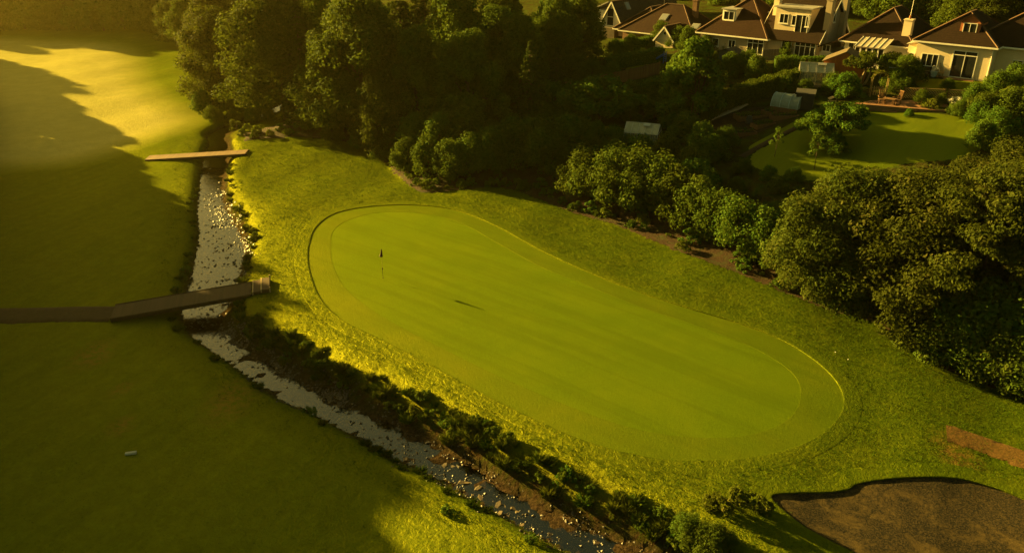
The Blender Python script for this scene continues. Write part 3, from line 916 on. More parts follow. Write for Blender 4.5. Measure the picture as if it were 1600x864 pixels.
def crown_round(H, Rr, low, nc, nl, leaf, flat=.75, power=.55, top=.62, loose=.32, cone=0.0):
    cs, rs = [], []
    ph = RNG.uniform(0, 6.28, 4)
    for i in range(nc):
        t = RNG.uniform(.02, 1) ** .85
        prof = max(.12, math.sin(math.pi * min(1, max(.02, t ** top * .93 + .05))) ** power) * (1 - cone * t)
        az = RNG.uniform(0, 6.28)
        wob = 1 + .16 * math.sin(2 * az + ph[0]) + .12 * math.sin(3 * az + ph[1] + 4 * t) + .10 * math.sin(5 * az + ph[2])
        r = Rr * prof * wob * RNG.uniform(.15, 1) ** .42
        cs.append((r * math.cos(az), r * math.sin(az), low + (H - low) * t * .93 + .02 * H * math.sin(az * 2 + ph[3])))
        rs.append(Rr * loose * RNG.uniform(.55, 1.15))
    cs = np.array(cs); rs = np.array(rs)
    k = RNG.integers(0, nc, nc * nl)
    d = RNG.normal(0, 1, (len(k), 3)); d /= np.linalg.norm(d, axis=1)[:, None]
    rad = rs[k] * RNG.uniform(.25, 1.05, len(k)) ** .5
    c = cs[k] + d * rad[:, None] * np.array((1, 1, flat))
    nrm = d + RNG.normal(0, .55, d.shape) + np.array((0, 0, .45))
    tone = RNG.random(nc)
    v, f, r = leaves(c, nrm, leaf, rnd=np.clip(.55 * RNG.random(len(k)) + .45 * tone[k], 0, 1))
    v[:, 2] = np.maximum(v[:, 2], .02)
    return v, f, r, cs

def trunk_mb(H, r0, tips, lean=.0, nlimb=9, first=.3, multi=1):
    b = MB()
    for m in range(multi):
        ox, oy = (RNG.normal(0, r0 * 1.6, 2) if multi > 1 else (0, 0))
        ax, ay = RNG.normal(0, .05 * H * (1 if multi == 1 else 2.2), 2)
        pts = [(ox + ax * t * t, oy + ay * t * t, -.25 + (H * .88 + .25) * t) for t in (0, .06, .2, .4, .6, .8, 1)]
        b.tube(pts, [r0 * k / (multi ** .4) for k in (1.45, 1.05, .9, .72, .5, .28, .06)], 8)
        P0 = [Vector(p) for p in pts]
        for i in RNG.choice(len(tips), min(nlimb, len(tips)), replace=False):
            tip = Vector(tips[i]); z = max(first * H, tip.z * RNG.uniform(.5, .8))
            j = min(range(len(P0)), key=lambda q: abs(P0[q].z - z)); st = P0[j]
            mid = st.lerp(tip, .5) + Vector((0, 0, .04 * H))
            b.tube([st, mid, tip], [r0 * .34, r0 * .2, r0 * .05], 5)
    return b

def make_tree(name, label, cat, leafmat, H, Rr, low, nc, nl, leaf, r0, bark='bark', crown_name='crown', trunk_name='trunk', limbs=10, multi=1, first=.3, **kw):
    root = thing(name, label, cat)
    v, f, r, cs = crown_round(H, Rr, low, nc, nl, leaf, **kw)
    link(crown_name, np_mesh(crown_name, v, f, M[leafmat], False, r), root)
    trunk_mb(H, r0, cs, nlimb=limbs, multi=multi, first=first).build(trunk_name, bark, root, True)
    return root

def make_conifer(name, label, leafmat, H, Rr, low, whorls, per, leaf, r0):
    root = thing(name, label, 'tree'); C, N, HG, T = [], [], [], []
    b = MB(); b.tube([(0, 0, -.25), (0, 0, H * .4), (.1, .05, H * .97)], [r0 * 1.2, r0 * .8, r0 * .08], 8)
    for w in range(whorls):
        t = (w + RNG.uniform(0, .8)) / whorls; z = low + (H - low) * t
        ln = Rr * (1 - t) ** .8 * RNG.uniform(.8, 1.15) + .25
        for k in range(per):
            az = 6.283 * (k + RNG.uniform(-.35, .35)) / per + w * 1.1; l = ln * RNG.uniform(.7, 1.15)
            u = np.array((math.cos(az), math.sin(az), 0)); m = int(10 + l * 16)
            s = RNG.uniform(.12, 1, m) ** .7
            c = u * (s * l)[:, None] + np.array((0, 0, z)) + np.c_[np.zeros((m, 2)), -.30 * l * s ** 1.6 + .10 * l * s]
            side_ = np.array((-u[1], u[0], 0)); c = c + side_ * (RNG.normal(0, .16, m) * l * (1.15 - s))[:, None] + np.c_[np.zeros((m, 2)), RNG.uniform(-.32, .05, m)]
            C.append(c); N.append(np.array((0, 0, .8)) + RNG.normal(0, .5, (m, 3)) + u * .4); T.append(np.full(m, RNG.random()))
            b.tube([(0, 0, z), tuple(u * l * .5 + np.array((0, 0, z - .02 * l))), tuple(u * l * .95 + np.array((0, 0, z - .2 * l)))], [.06, .035, .01], 4, False)
    c = np.vstack(C); c[:, 2] = np.maximum(c[:, 2], .1)
    v, f, r = leaves(c, np.vstack(N), leaf, .42, np.clip(.6 * RNG.random(len(c)) + .4 * np.concatenate(T), 0, 1))
    link('crown', np_mesh('crown', v, f, M[leafmat], False, r), root)
    b.build('trunk', 'bark', root, True)
    return root

def make_clump(name, mat, n, hgt, rad):
    root = thing(name, '', 'plant'); V, T = [], []
    a = RNG.uniform(0, 6.28, n); r = rad * RNG.random(n) ** .6; h = hgt * RNG.uniform(.45, 1.0, n); w = RNG.uniform(.012, .028, n)
    b = np.c_[np.cos(a) * r * .6, np.sin(a) * r * .6, np.full(n, -.03)]; lean = np.c_[np.cos(a), np.sin(a)] * (r * .9 + RNG.uniform(0, .12, n))[:, None] + RNG.normal(0, .06, (n, 2))
    u = np.c_[-np.sin(a), np.cos(a)] * w[:, None]; m = b + np.c_[lean * .35, h * .62]; t = b + np.c_[lean, h]
    z = np.zeros((n, 1)); U = np.c_[u, z]
    v = np.stack([b - U, b + U, m + U * .9, t, m - U * .9], 1).reshape(-1, 3); f = np.arange(5 * n).reshape(n, 5)
    link('blades', np_mesh('blades', v, f, M[mat], False, RNG.random(n)), root)
    q = 40; c = np.c_[RNG.normal(0, rad * .45, (q, 2)), RNG.uniform(.04, hgt * .35, q)]
    v, f, r_ = leaves(c, RNG.normal(0, .5, (q, 3)) + np.array((0, 0, .6)), .07); link('leaves', np_mesh('leaves', v, f, M['weed'], False, r_), root)
    return root
USED = set()
def place(proto, xy, label, group=None, s=1.0, sz=None, rz=None, sink=.05):
    x, y = float(xy[0]), float(xy[1]); z = hz(x, y) - sink
    sc = (s * random.uniform(.94, 1.06), s * random.uniform(.94, 1.06), (sz or s))
    rz = random.uniform(0, 6.28) if rz is None else rz
    if proto.name in USED:
        return copy_thing(proto, (x, y, z), rz, sc, label, group)
    USED.add(proto.name)
    proto.location = (x, y, z); proto.rotation_euler = (0, 0, rz); proto.scale = sc
    proto['label'] = label
    if group: proto['group'] = group
    return proto

OAK = make_tree('oak_tree', '', 'tree', 'leaf_oak', 17, 6.2, 2.2, 150, 260, .23, .42)
OAK2 = make_tree('oak_tree', '', 'tree', 'leaf_oak', 16, 5.6, 1.2, 140, 250, .22, .38, cone=.2)
DARK = make_tree('dark_tree', '', 'tree', 'leaf_dark', 16, 5.4, 1.0, 130, 230, .24, .38, cone=.15)
SPRUCE = make_conifer('conifer_tree', '', 'leaf_con', 17, 4.4, .8, 30, 9, .26, .3)
BROAD = make_tree('broadleaf_tree', '', 'tree', 'leaf_oak', 10.5, 5.6, .5, 240, 330, .135, .32, loose=.24, top=.5)
ASH = make_tree('ash_tree', '', 'tree', 'leaf_oak', 12, 4.6, 3.6, 150, 280, .135, .26, flat=.4, loose=.26)
GARDEN = make_tree('garden_tree', '', 'tree', 'leaf_dark', 8.5, 3.0, .8, 90, 130, .19, .16, multi=3, cone=.25)
APPLE = make_tree('apple_tree', '', 'tree', 'leaf_fresh', 3.6, 2.6, 1.5, 55, 120, .14, .13, first=.35, flat=.55)
SAPLING = make_tree('sapling', '', 'tree', 'leaf_fresh', 2.9, .62, 1.3, 16, 30, .10, .035, limbs=6, loose=.42)
SHRUB = make_tree('shrub', '', 'shrub', 'leaf_hedge', 3.0, 1.8, .1, 60, 150, .10, .07, power=.4, loose=.42, flat=.95, crown_name='foliage', trunk_name='stem', limbs=6, multi=3, first=.05)
SHRUB2 = make_tree('shrub', '', 'shrub', 'leaf_fresh', 2.6, 1.7, .1, 50, 140, .10, .06, power=.4, loose=.42, flat=.95, crown_name='foliage', trunk_name='stem', limbs=6, multi=3, first=.05)
SHRUB3 = make_tree('shrub', '', 'shrub', 'leaf_dark', 3.2, 1.6, .1, 56, 140, .105, .07, power=.5, cone=.3, loose=.4, flat=1.0, crown_name='foliage', trunk_name='stem', limbs=6, multi=3, first=.05)
BUSH = make_tree('small_bush', '', 'bush', 'leaf_fresh', .95, .6, .05, 22, 40, .085, .03, crown_name='foliage', trunk_name='stem', limbs=4, multi=2, first=.05)
WEED = make_tree('bank_plant', '', 'plant', 'weed', .9, .65, .03, 20, 36, .085, .018, crown_name='foliage', trunk_name='stem', limbs=4, multi=3, first=.05, power=.4)
WEED2 = make_tree('bank_plant', '', 'plant', 'leaf_fresh', .8, .7, .03, 20, 36, .085, .018, crown_name='foliage', trunk_name='stem', limbs=4, multi=3, first=.05, power=.4)
CLUMP = make_clump('grass_clump', 'weed', 170, .8, .38)
CLUMP2 = make_clump('grass_clump', 'blade', 190, .55, .42)
GOLD = make_tree('golden_bush', '', 'bush', 'leaf_gold', .9, .7, .05, 24, 46, .085, .03, crown_name='foliage', trunk_name='stem', limbs=4, multi=2, first=.05)

def Gx(px, py): return G(px, py)[:2]
# ------------------------------------------------------------------ the wood behind the green
place(OAK, (-30.5, 107), 'sunlit oak at the left end of the wood beside the plank bridge', 'wood', 1.0, rz=.4)
place(OAK2, (-42.0, 116), 'oak overhanging the fairway just behind the plank bridge', 'wood', .9)
place(OAK, (-47, 131), 'oak along the fairway edge, third from the plank bridge', 'wood', .85)
place(OAK2, (-53, 145), 'oak along the fairway edge, fourth from the plank bridge', 'wood', .8)
place(DARK, (-61, 158), 'rounded tree near the far tip of the wood, nearest of three', 'wood', .75)
place(OAK2, (-69, 170), 'rounded tree near the far tip of the wood, middle of three', 'wood', .65)
place(OAK, (-77, 181), 'rounded tree near the far tip of the wood, farthest of three', 'wood', .6)
place(SPRUCE, (-26.5, 102.5), 'conifer with drooping branches between the two sunlit oaks', 'wood', .9)
place(OAK, (-18.0, 96.5), 'large sunlit oak in the middle of the wood behind the green', 'wood', 1.0, rz=2.0)
place(OAK2, (-15.0, 90.5), 'round leafy tree at the front of the wood casting shade on the rough', 'wood', .62)
place(OAK2, (-22.5, 99), 'leaning oak crowding the large sunlit oak on its left', 'wood', .8)
for (x, y, s_) in ((-11, 93, .85), (-5, 90, .8), (-14, 104, 1.0), (-7, 101, 1.0), (1, 97, .75), (-27, 115, 1.0), (-19, 112, 1.05), (-10, 112, .9),
                (-1, 108, .8), (6, 104, .6), (-33, 128, 1.0), (-23, 126, 1.05), (-13, 124, 1.05), (-3, 120, .85), (6, 116, .65), (-38, 146, 1.0), (-27, 143, 1.0)):
    place(DARK if (x * 7 + y) % 3 else SPRUCE, (x, y), 'tall dark tree massed in the shaded depth of the wood', 'shaded trees of the wood', s_ * .95)
place(SPRUCE, Gx(828, 212), 'slim dark conifer at the right end of the wood', 'wood', .62)
place(SPRUCE, Gx(868, 190), 'short dark conifer behind the fresh green shrubs', 'wood', .5)
place(DARK, Gx(905, 108), 'dark rounded tree beside the white gabled house', 'garden trees', .62)
place(DARK, Gx(868, 120), 'dark rounded tree at the garden end of the wood', 'garden trees', .66)
place(DARK, Gx(780, 150), 'dark spreading tree above the fresh green shrubs', 'garden trees', .7)
UND = 'leafy shrub in the shaded undergrowth below the wood'
for (a, b, s_) in ((520,220,.8),(575,232,.9),(608,248,.8),(640,265,1.1),(672,268,1.2),(705,275,1.2),(735,272,1.3),(765,265,1.4),(610,236,1.4),(650,245,1.5),(690,250,1.6),(730,248,1.7)):
    place(SHRUB3 if s_ > 1 else SHRUB, Gx(a, b), UND, 'undergrowth below the wood', s_)
FRE = ['left', 'middle', 'right']
for i, (a, b, s_) in enumerate(((800,250,1.6),(842,258,1.75),(885,248,1.6))):
    place(SHRUB2, Gx(a, b), 'fresh green bushy shrub above the mulch bed, %s one of three' % FRE[i], 'fresh green shrubs', s_)
for (a, b, s_, q) in ((860,216,1.3,'just above'),(905,222,1.1,'right of')):
    place(SHRUB2, Gx(a, b), 'fresh green shrub %s the three fresh green shrubs' % q, 'fresh green shrubs', s_)
# ------------------------------------------------------------------ hedge line of shrubs and the big trees on the right
HS = [(915,300,1.35,SHRUB,'leftmost'),(950,306,1.5,SHRUB,'second from left'),(985,312,1.55,SHRUB,'third from left'),(1020,322,1.5,SHRUB,'fourth from left'),
      (1055,335,1.35,SHRUB3,'fifth from left'),(1088,352,1.3,SHRUB3,'sixth from left'),(1120,366,1.25,SHRUB,'seventh from left'),(1152,382,1.3,SHRUB,'eighth from left'),
      (1190,398,1.2,SHRUB3,'ninth from left'),(1228,420,1.2,SHRUB,'tenth from left'),(1262,440,1.3,SHRUB3,'eleventh from left')]
for a, b, s_, pr, w in HS:
    place(pr, Gx(a, b), 'large shrub of the hedge above the mulch bed, %s' % w, 'hedge shrubs above the mulch bed', s_)
place(BROAD, Gx(1318, 462), 'big spreading tree leaning over the mulch bed, left of the two nearest', 'big hedge trees', .92, rz=1.0)
place(BROAD, Gx(1408, 488), 'big dense tree at the right, nearest to the green', 'big hedge trees', 1.0, rz=3.3)
place(ASH, Gx(1520, 520), 'tall airy tree at the right edge above the dark undergrowth', 'big hedge trees', .98)
place(ASH, Gx(1610, 470), 'airy tree cut by the right edge of the picture', 'big hedge trees', .95)
place(BROAD, Gx(1560, 400), 'dense tree standing behind the airy trees at the right edge', 'big hedge trees', .82)
for (a, b, s_) in ((1440,538,1.0),(1475,556,1.1),(1505,572,1.2),(1545,585,1.2),(1580,600,1.2),(1610,612,1.3),(1530,556,1.6),(1580,570,1.7),(1480,535,1.5)):
    place(SHRUB3 if s_ > 1.3 else SHRUB, Gx(a, b), 'low shrub in the dark undergrowth under the airy right-hand trees', 'undergrowth at the right', s_)
for i in range(46):
    k = RNG.integers(30, len(ML) - 30); t_ = ML[k + 1] - ML[k - 1]; t_ /= np.linalg.norm(t_); q = ML[k] + np.array((-t_[1], t_[0])) * side * RNG.uniform(4.2, 13)
    px_, py_ = project(np.array((q[0], q[1], hz(q[0], q[1]))))
    if 590 < px_ < 1130 and not (930 < px_ < 1075 and py_ < 275): place((SHRUB, SHRUB3, SHRUB2, SHRUB)[i % 4], q, 'tangled shrub in the thicket between the mulch bed and the gardens', 'thicket above the mulch bed', RNG.uniform(.8, 1.5))
# small bushes on the mulch
bl = smooth_open(bed_line, .5); cnt = 0
for i in range(170):
    k = RNG.integers(8, len(bl) - 8); d_ = RNG.uniform(.4, 4.2) ** 1.0
    t_ = bl[k + 1] - bl[k - 1]; t_ /= np.linalg.norm(t_); q = bl[k] + np.array((-t_[1], t_[0])) * side * d_
    place(BUSH if i % 3 else WEED, q, 'small leafy bush planted on the mulch bed', 'small bushes on the mulch bed', RNG.uniform(.5, 1.15))
for i in range(70):
    k = RNG.integers(len(bl) // 4, len(bl) - 8); t_ = bl[k + 1] - bl[k - 1]; t_ /= np.linalg.norm(t_); q = bl[k] + np.array((-t_[1], t_[0])) * side * RNG.uniform(.15, 1.5)
    place(BUSH if i % 2 else WEED, q, 'small leafy bush planted on the mulch bed', 'small bushes on the mulch bed', RNG.uniform(.35, .9))
place(BUSH, Gx(1076, 378), 'bright rounded bush standing alone at the lower edge of the mulch bed', None, 1.35)
for (a, b) in ((895, 292), (1106, 372)):
    p = G(a, b); o = thing('plant_cane', 'thin pale cane stuck in the mulch bed, %s one' % ('left' if a < 1000 else 'right'), 'cane', p)
    MB().tube([(0, 0, -.1), (.02, 0, .75)], [.018, .015], 6).build('cane', 'cane', o); MB().box(-.03, .05, -.01, .01, .6, .7).build('tag', 'trim', o)

# ------------------------------------------------------------------ plants on the stream bank
BT3 = np.array([BT[np.argmin(np.hypot(*(BT - p).T))] for p in WR])
k0, k1 = int(np.argmin(np.hypot(*(WR - P(380, 535, WATER_Z)[:2]).T))), len(WR) - 8
for i in range(340):
    k = RNG.integers(k0, k1); f = RNG.uniform(.2, .98)
    q = WR[k] + (BT3[k] - WR[k]) * f + RNG.normal(0, .12, 2)
    if q[1] < 24.5: continue
    if i % 3: place((CLUMP, CLUMP2)[i % 2], q, 'tall grass clump on the steep right bank of the lower stream', 'grass clumps on the lower stream bank', RNG.uniform(.45, .95))
    else: place(WEED if i % 2 else WEED2, q, 'leafy plant crowding the steep right bank of the lower stream', 'plants on the lower stream bank', RNG.uniform(.25, .65))
k2 = int(np.argmin(np.hypot(*(WR - P(362, 270, WATER_Z)[:2]).T)))
for i in range(46):
    k = RNG.integers(k2, k0); f = RNG.uniform(.35, .95)
    q = WR[k] + (BT3[k] - WR[k]) * f
    if i % 3: place((CLUMP2, CLUMP)[i % 2], q, 'grass clump on the right bank between the two bridges', 'grass clumps on the upper stream bank', RNG.uniform(.5, .9))
    else: place(WEED, q, 'low plant on the right bank between the two bridges', 'plants on the upper stream bank', RNG.uniform(.3, .6))
for i in range(60):
    k = RNG.integers(iw(311, 300), len(WL) - 6); t_ = WL[k + 1] - WL[k - 1]; t_ /= np.linalg.norm(t_); q = WL[k] + np.array((t_[1], -t_[0])) * RNG.uniform(.25, .8) * (1 if inside((WL[k] + np.array((t_[1], -t_[0])) * .5)[None], LEFT_POLY)[0] else -1)
    if q[1] > 25: place(CLUMP2, q, 'low grass clump fringing the left edge of the stream', 'grass clumps on the left stream edge', RNG.uniform(.35, .75))
for (a, b, s_) in ((290,420,.7),(284,432,.6),(275,452,.6),(484,640,.6),(478,636,.5),(700,800,.5),(830,840,.5)):
    place(WEED2, P(a, b, LEFT_Z)[:2], 'small tuft of weeds at the left edge of the stream', 'weeds on the left stream edge', s_)
for (a, b, s_) in ((1090,850,.8),(1120,850,.7),(1072,838,.8),(1105,866,.9),(1130,800,.9),(1150,790,1.0),(1180,795,.9),(1110,790,.8),(1195,800,.8)):
    place(WEED if b < 825 else SHRUB, Gx(a, b), 'bushy growth between the bunker and the stream', 'growth beside the bunker', s_ if b < 825 else s_ * .5)
for (a, b, s_) in ((370,203,1.2),(388,208,1.0),(360,195,1.3),(402,210,.9),(620,258,1.2),(640,272,1.0)):
    place(WEED, Gx(a, b), 'scrubby plant at the foot of the wood', 'scrub at the foot of the wood', s_ * 1.3)

# ------------------------------------------------------------------ trees behind the houses and beyond the fairway
for i in range(17):
    q = HL0 + HLD * (-34 + i * 8.2 + RNG.uniform(-2, 2)) + HLN * RNG.uniform(24, 40)
    place((OAK, OAK2, DARK)[i % 3], q, 'leafy tree on the slope behind the row of houses', 'trees behind the houses', RNG.uniform(.62, .85))
for i in range(9):
    q = HL0 + HLD * (-20 + i * 15 + RNG.uniform(-3, 3)) + HLN * RNG.uniform(46, 60)
    place((OAK2, DARK)[i % 2], q, 'leafy tree on the slope behind the row of houses', 'trees behind the houses', RNG.uniform(.8, 1.0))
for i in range(26):
    q = HL0 + HLD * (-34 + i * 5.2 + RNG.uniform(-1.5, 1.5)) + HLN * RNG.uniform(17, 24)
    place((OAK2, DARK, SPRUCE)[i % 3] if i % 2 else SHRUB, q, 'leafy tree on the slope behind the row of houses' if i % 2 else 'tall shrub behind the roofs of the row of houses', 'trees behind the houses' if i % 2 else 'shrubs behind the houses', RNG.uniform(.42, .6) if i % 2 else RNG.uniform(1.5, 2.2))
for i in range(13):
    place((DARK, OAK2)[i % 2], (-160 + i * 8.4 + RNG.uniform(-2, 2), 194 + RNG.uniform(-3, 5) + (i % 2) * 5), 'hazy dark tree in the row closing the far end of the fairway', 'trees closing the fairway', RNG.uniform(.9, 1.1))
for i in range(12):
    place((OAK2, DARK)[i % 2], (-165 + i * 9.4 + RNG.uniform(-2, 2), 206 + RNG.uniform(-3, 5)), 'hazy dark tree in the row closing the far end of the fairway', 'trees closing the fairway', RNG.uniform(.95, 1.2))
for i in range(24):
    place((SHRUB3, SHRUB)[i % 2], (-160 + i * 4.2 + RNG.uniform(-1, 1), 190 + RNG.uniform(-1.5, 3)), 'dark bush under the row of trees closing the fairway', 'bushes closing the fairway', RNG.uniform(1.6, 2.6))
for i, (x, y) in enumerate(((-41, 108.5), (-43.5, 112), (-39.5, 112.5), (-36.5, 111), (-34, 108.5), (-46, 120), (-49, 127), (-52, 136), (-57, 148))):
    place((SHRUB, SHRUB3)[i % 2], (x, y), 'bush filling the foot of the oaks along the fairway', 'bushes under the fairway oaks', RNG.uniform(.6, 1.1))
# the belt left of the frame that shades the left fairway
def woodland(spots, nl=90):
    V, F, RN, b, n = [], [], [], MB(), 0
    for (x, y, h) in spots:
        v, f, r, cs = crown_round(h, h * .36, 1.0, 80, nl, .5)
        z = hz(x, y); V.append(v + (x, y, z)); F.append(f + n); RN.append(r); n += len(v)
        b.tube([(x, y, z - .3), (x, y, z + h * .8)], [.4, .1], 7)
    me = np_mesh('woodland', np.vstack(V), np.vstack(F), M['leaf_dark'], False, np.concatenate(RN))
    o = link('woodland', me); o['kind'] = 'stuff'; o['label'] = 'belt of trees beyond the left edge of the fairway'
    tr = b.build('trunks', 'bark', o, True); tr['kind'] = 'stuff'
BELT = [(-124,166,15),(-116,158,15),(-108,149,11.5),(-99,139,11),(-91,129,11),(-84,121,10.8),(-79,112,11),(-75,104,11.5),(-70,96,13),(-67,88,15),(-63,80,15),(-60,73,15.5),
        (-57,65,15.5),(-55,57,15.5),(-54,49,17.5),(-50,41,18.5),(-47,34,18.4),(-46,28,18),(-44,21,16),(-42,14,15),(-60,61,15.5),(-59,69,15.5),(-66,66,16),(-72,78,16),(-82,100,12.5),(-92,116,11.5),(-62,52,16),
        (-66,58,16),(-63,45,16),(-58,37,16),(-56,29,15),(-160,190,16),(-150,182,16),(-172,196,16)]
woodland(BELT)

# ------------------------------------------------------------------ rough grass blades
def tufts():
    n0 = 330000
    x = RNG.uniform(-42, 44, n0); y = RNG.uniform(25, 100, n0); p = np.c_[x, y]
    i = np.clip(np.searchsorted(gx, x) - 1, 0, nx - 2); j = np.clip(np.searchsorted(gy, y) - 1, 0, ny - 2); q = j * nx + i
    ok = ~(in_ch[q] | in_up[q]) & (d_fr[q] > .35) & (d_bk[q] > .35)
    ok &= ~in_left[q] | (d_wl[q] < 5 * RNG.random(n0) ** 2) | (RNG.random(n0) < .55)
    ok &= ~in_bank[q] | (RNG.random(n0) < .3)
    # inside the picture only
    Z = y * CP + CAM_H * SP; ok &= np.abs(x / Z) < .68
    p = p[ok]; n = len(p); z = height(p); b3 = np.c_[p, z - .01]
    clump = .5 + .5 * np.sin(p[:, 0] * 2.1 + 1.7 * np.sin(p[:, 1] * 1.3)) * np.sin(p[:, 1] * 1.9 + 1.1 * np.sin(p[:, 0] * 1.1))
    V, F, T = [], [], []
    for k in range(2):
        a = RNG.uniform(0, 6.28, n); short = np.where(in_left[q[ok]] & (d_wl[q[ok]] > 3), .55, 1.0)
        h = RNG.uniform(.035, .085, n) * (.5 + 1.0 * clump) * short; w = RNG.uniform(.012, .026, n)
        off = RNG.normal(0, .07, (n, 2)); lean = RNG.normal(0, .05, (n, 2)) + np.array((.04, -.03))
        u = np.c_[np.cos(a), np.sin(a)] * w[:, None]
        c = b3 + np.c_[off, np.zeros(n)]
        v = np.stack([c - np.c_[u, np.zeros(n)], c + np.c_[u, np.zeros(n)], c + np.c_[lean, h]], 1).reshape(-1, 3)
        F.append(np.arange(3 * n).reshape(n, 3) + sum(len(q) for q in V)); V.append(v); T.append(np.clip(RNG.random(n) * .7 + clump * .3, 0, 1))
    o = link('rough_grass', np_mesh('rough_grass', np.vstack(V), np.vstack(F), M['blade'], False, np.concatenate(T)))
    o['kind'] = 'stuff'; o['label'] = 'tufted rough grass round the putting green and along the stream'
tufts()

# ================================================================== HOUSES
HA = math.atan2(-.66, .75)
UX = np.array((math.cos(HA), math.sin(HA), 0)); WY = np.array((-math.sin(HA), math.cos(HA), 0))
def solve(fn, target, lo, hi):
    s0 = fn(lo) < target
    for _ in range(40):
        m = (lo + hi) / 2
        if (fn(m) < target) == s0: lo = m
        else: hi = m
    return (lo + hi) / 2
def width_to(loc, px): return solve(lambda w: project(loc + UX * w)[0], px, .5, 30)
def height_to(loc, py): return solve(lambda h: project(loc + np.array((0, 0, h)))[1], py, .2, 25)

def wall(par, x0, x1, y0, y1, z1, mat, z0=-1.5): return MB().box(x0, x1, y0, y1, z0, z1).build('wall', mat, par)
def hip(par, x0, x1, y0, y1, z, rise, mat, ov=.45, gutter=True, name='roof'):
    x0, x1, y0, y1 = x0 - ov, x1 + ov, y0 - ov, y1 + ov; w, d = x1 - x0, y1 - y0
    if w >= d: r0, r1 = (x0 + d / 2, (y0 + y1) / 2), (x1 - d / 2, (y0 + y1) / 2)
    else: r0, r1 = ((x0 + x1) / 2, y0 + w / 2), ((x0 + x1) / 2, y1 - w / 2)
    R0, R1 = (*r0, z + rise), (*r1, z + rise + .001)
    e = [(x0, y0, z), (x1, y0, z), (x1, y1, z), (x0, y1, z)]; lo = [(a, b, c - .12) for a, b, c in e]
    vs = e + [R0, R1] + lo
    if w >= d: fs = [(0, 1, 5, 4), (1, 2, 5), (2, 3, 4, 5), (3, 0, 4)]
    else: fs = [(0, 1, 4), (1, 2, 5, 4), (2, 3, 5), (3, 0, 4, 5)]
    fs += [(6, 7, 1, 0), (7, 8, 2, 1), (8, 9, 3, 2), (9, 6, 0, 3), (9, 8, 7, 6)]
    ro = MB().add(vs, fs).build(name, mat, par)
    up = lambda p: (p[0], p[1], p[2] + .05)
    prs = [(R0, R1), (e[0], R0), (e[3], R0 if w >= d else R1), (e[1], R1 if w >= d else R0), (e[2], R1)]
    for a, b in prs:
        if (Vector(a) - Vector(b)).length > .3: MB().bar(up(a), up(b), .22, .12).build('ridge_tiles', 'ridge', ro)
    if gutter:
        g = MB()
        for i in range(4): g.bar((e[i][0], e[i][1], z - .08), (e[(i + 1) % 4][0], e[(i + 1) % 4][1], z - .08), .12, .16)
        g.build('gutter', 'trim', ro)
    return ro
def gable_x(par, x0, x1, y0, y1, z, rise, mat, wallmat, ov=.35):
    """ridge runs along y, gable end faces the front"""
    xm = (x0 + x1) / 2; sl = rise / (xm - x0); e0, e1 = x0 - ov, x1 + ov; zd = z - sl * ov
    MB().prism([(x0, z - .02), (x1, z - .02), (xm, z + rise - .04)], y0, y1).build('gable', wallmat, par)
    ro = MB().slab([(e0, y0 - ov, zd + .14), (xm, y0 - ov, z + rise + .14), (xm, y1 + ov, z + rise + .14), (e0, y1 + ov, zd + .14)], .14)
    ro.slab([(xm, y0 - ov, z + rise + .141), (e1, y0 - ov, zd + .141), (e1, y1 + ov, zd + .141), (xm, y1 + ov, z + rise + .141)], .14)
    ro = ro.build('roof', mat, par)
    MB().bar((xm, y0 - ov - .01, z + rise + .17), (xm, y1 + ov + .01, z + rise + .17), .24, .12).build('ridge_tiles', 'ridge', ro)
    for a, b in (((e0, y0 - ov - .03, zd + .06), (xm, y0 - ov - .03, z + rise + .06)), ((xm, y0 - ov - .03, z + rise + .06), (e1, y0 - ov - .03, zd + .06))):
        MB().bar(a, b, .05, .2).build('barge_board', 'trim', ro)
    return ro
def gable_y(par, x0, x1, y0, y1, z, rise, mat, wallmat, ov=.35):
    """ridge runs along x, the front slope faces the garden"""
    ym = (y0 + y1) / 2; sl = rise / (ym - y0); zd = z - sl * ov
    n = MB(); n.add([(x0, y0, z), (x0, y1, z), (x0, ym, z + rise - .04), (x1, y0, z), (x1, y1, z), (x1, ym, z + rise - .04)], [(0, 2, 1), (3, 4, 5), (0, 1, 4, 3), (0, 3, 5, 2), (1, 2, 5, 4)])
    n.build('gable', wallmat, par)
    ro = MB().slab([(x0 - ov, y0 - ov, zd + .14), (x1 + ov, y0 - ov, zd + .14), (x1 + ov, ym, z + rise + .14), (x0 - ov, ym, z + rise + .14)], .14)
    ro.slab([(x0 - ov, ym, z + rise + .141), (x1 + ov, ym, z + rise + .141), (x1 + ov, y1 + ov, zd + .141), (x0 - ov, y1 + ov, zd + .141)], .14)
    ro = ro.build('roof', mat, par)
    MB().bar((x0 - ov, ym, z + rise + .17), (x1 + ov, ym, z + rise + .17), .24, .12).build('ridge_tiles', 'ridge', ro)
    for xx in (x0 - ov - .03, x1 + ov + .03):
        for a, b in (((xx, y0 - ov, zd + .06), (xx, ym, z + rise + .06)), ((xx, ym, z + rise + .06), (xx, y1 + ov, zd + .06))):
            MB().bar(a, b, .05, .2).build('barge_board', 'trim', ro)
    return ro
def obox(mb, o, e, n, a0, a1, b0, b1, z0, z1):
    """box spanning a along e, b along outward n, from origin o"""
    p = [o + e * a + n * b for a in (a0, a1) for b in (b0, b1)]
    xs = [q[0] for q in p]; ys = [q[1] for q in p]
    return mb.box(min(xs), max(xs), min(ys), max(ys), o[2] + z0, o[2] + z1)
FACE = {'front': (np.array((1., 0, 0)), np.array((0, -1., 0))), 'right': (np.array((0, 1., 0)), np.array((1., 0, 0))), 'left': (np.array((0, -1., 0)), np.array((-1., 0, 0)))}
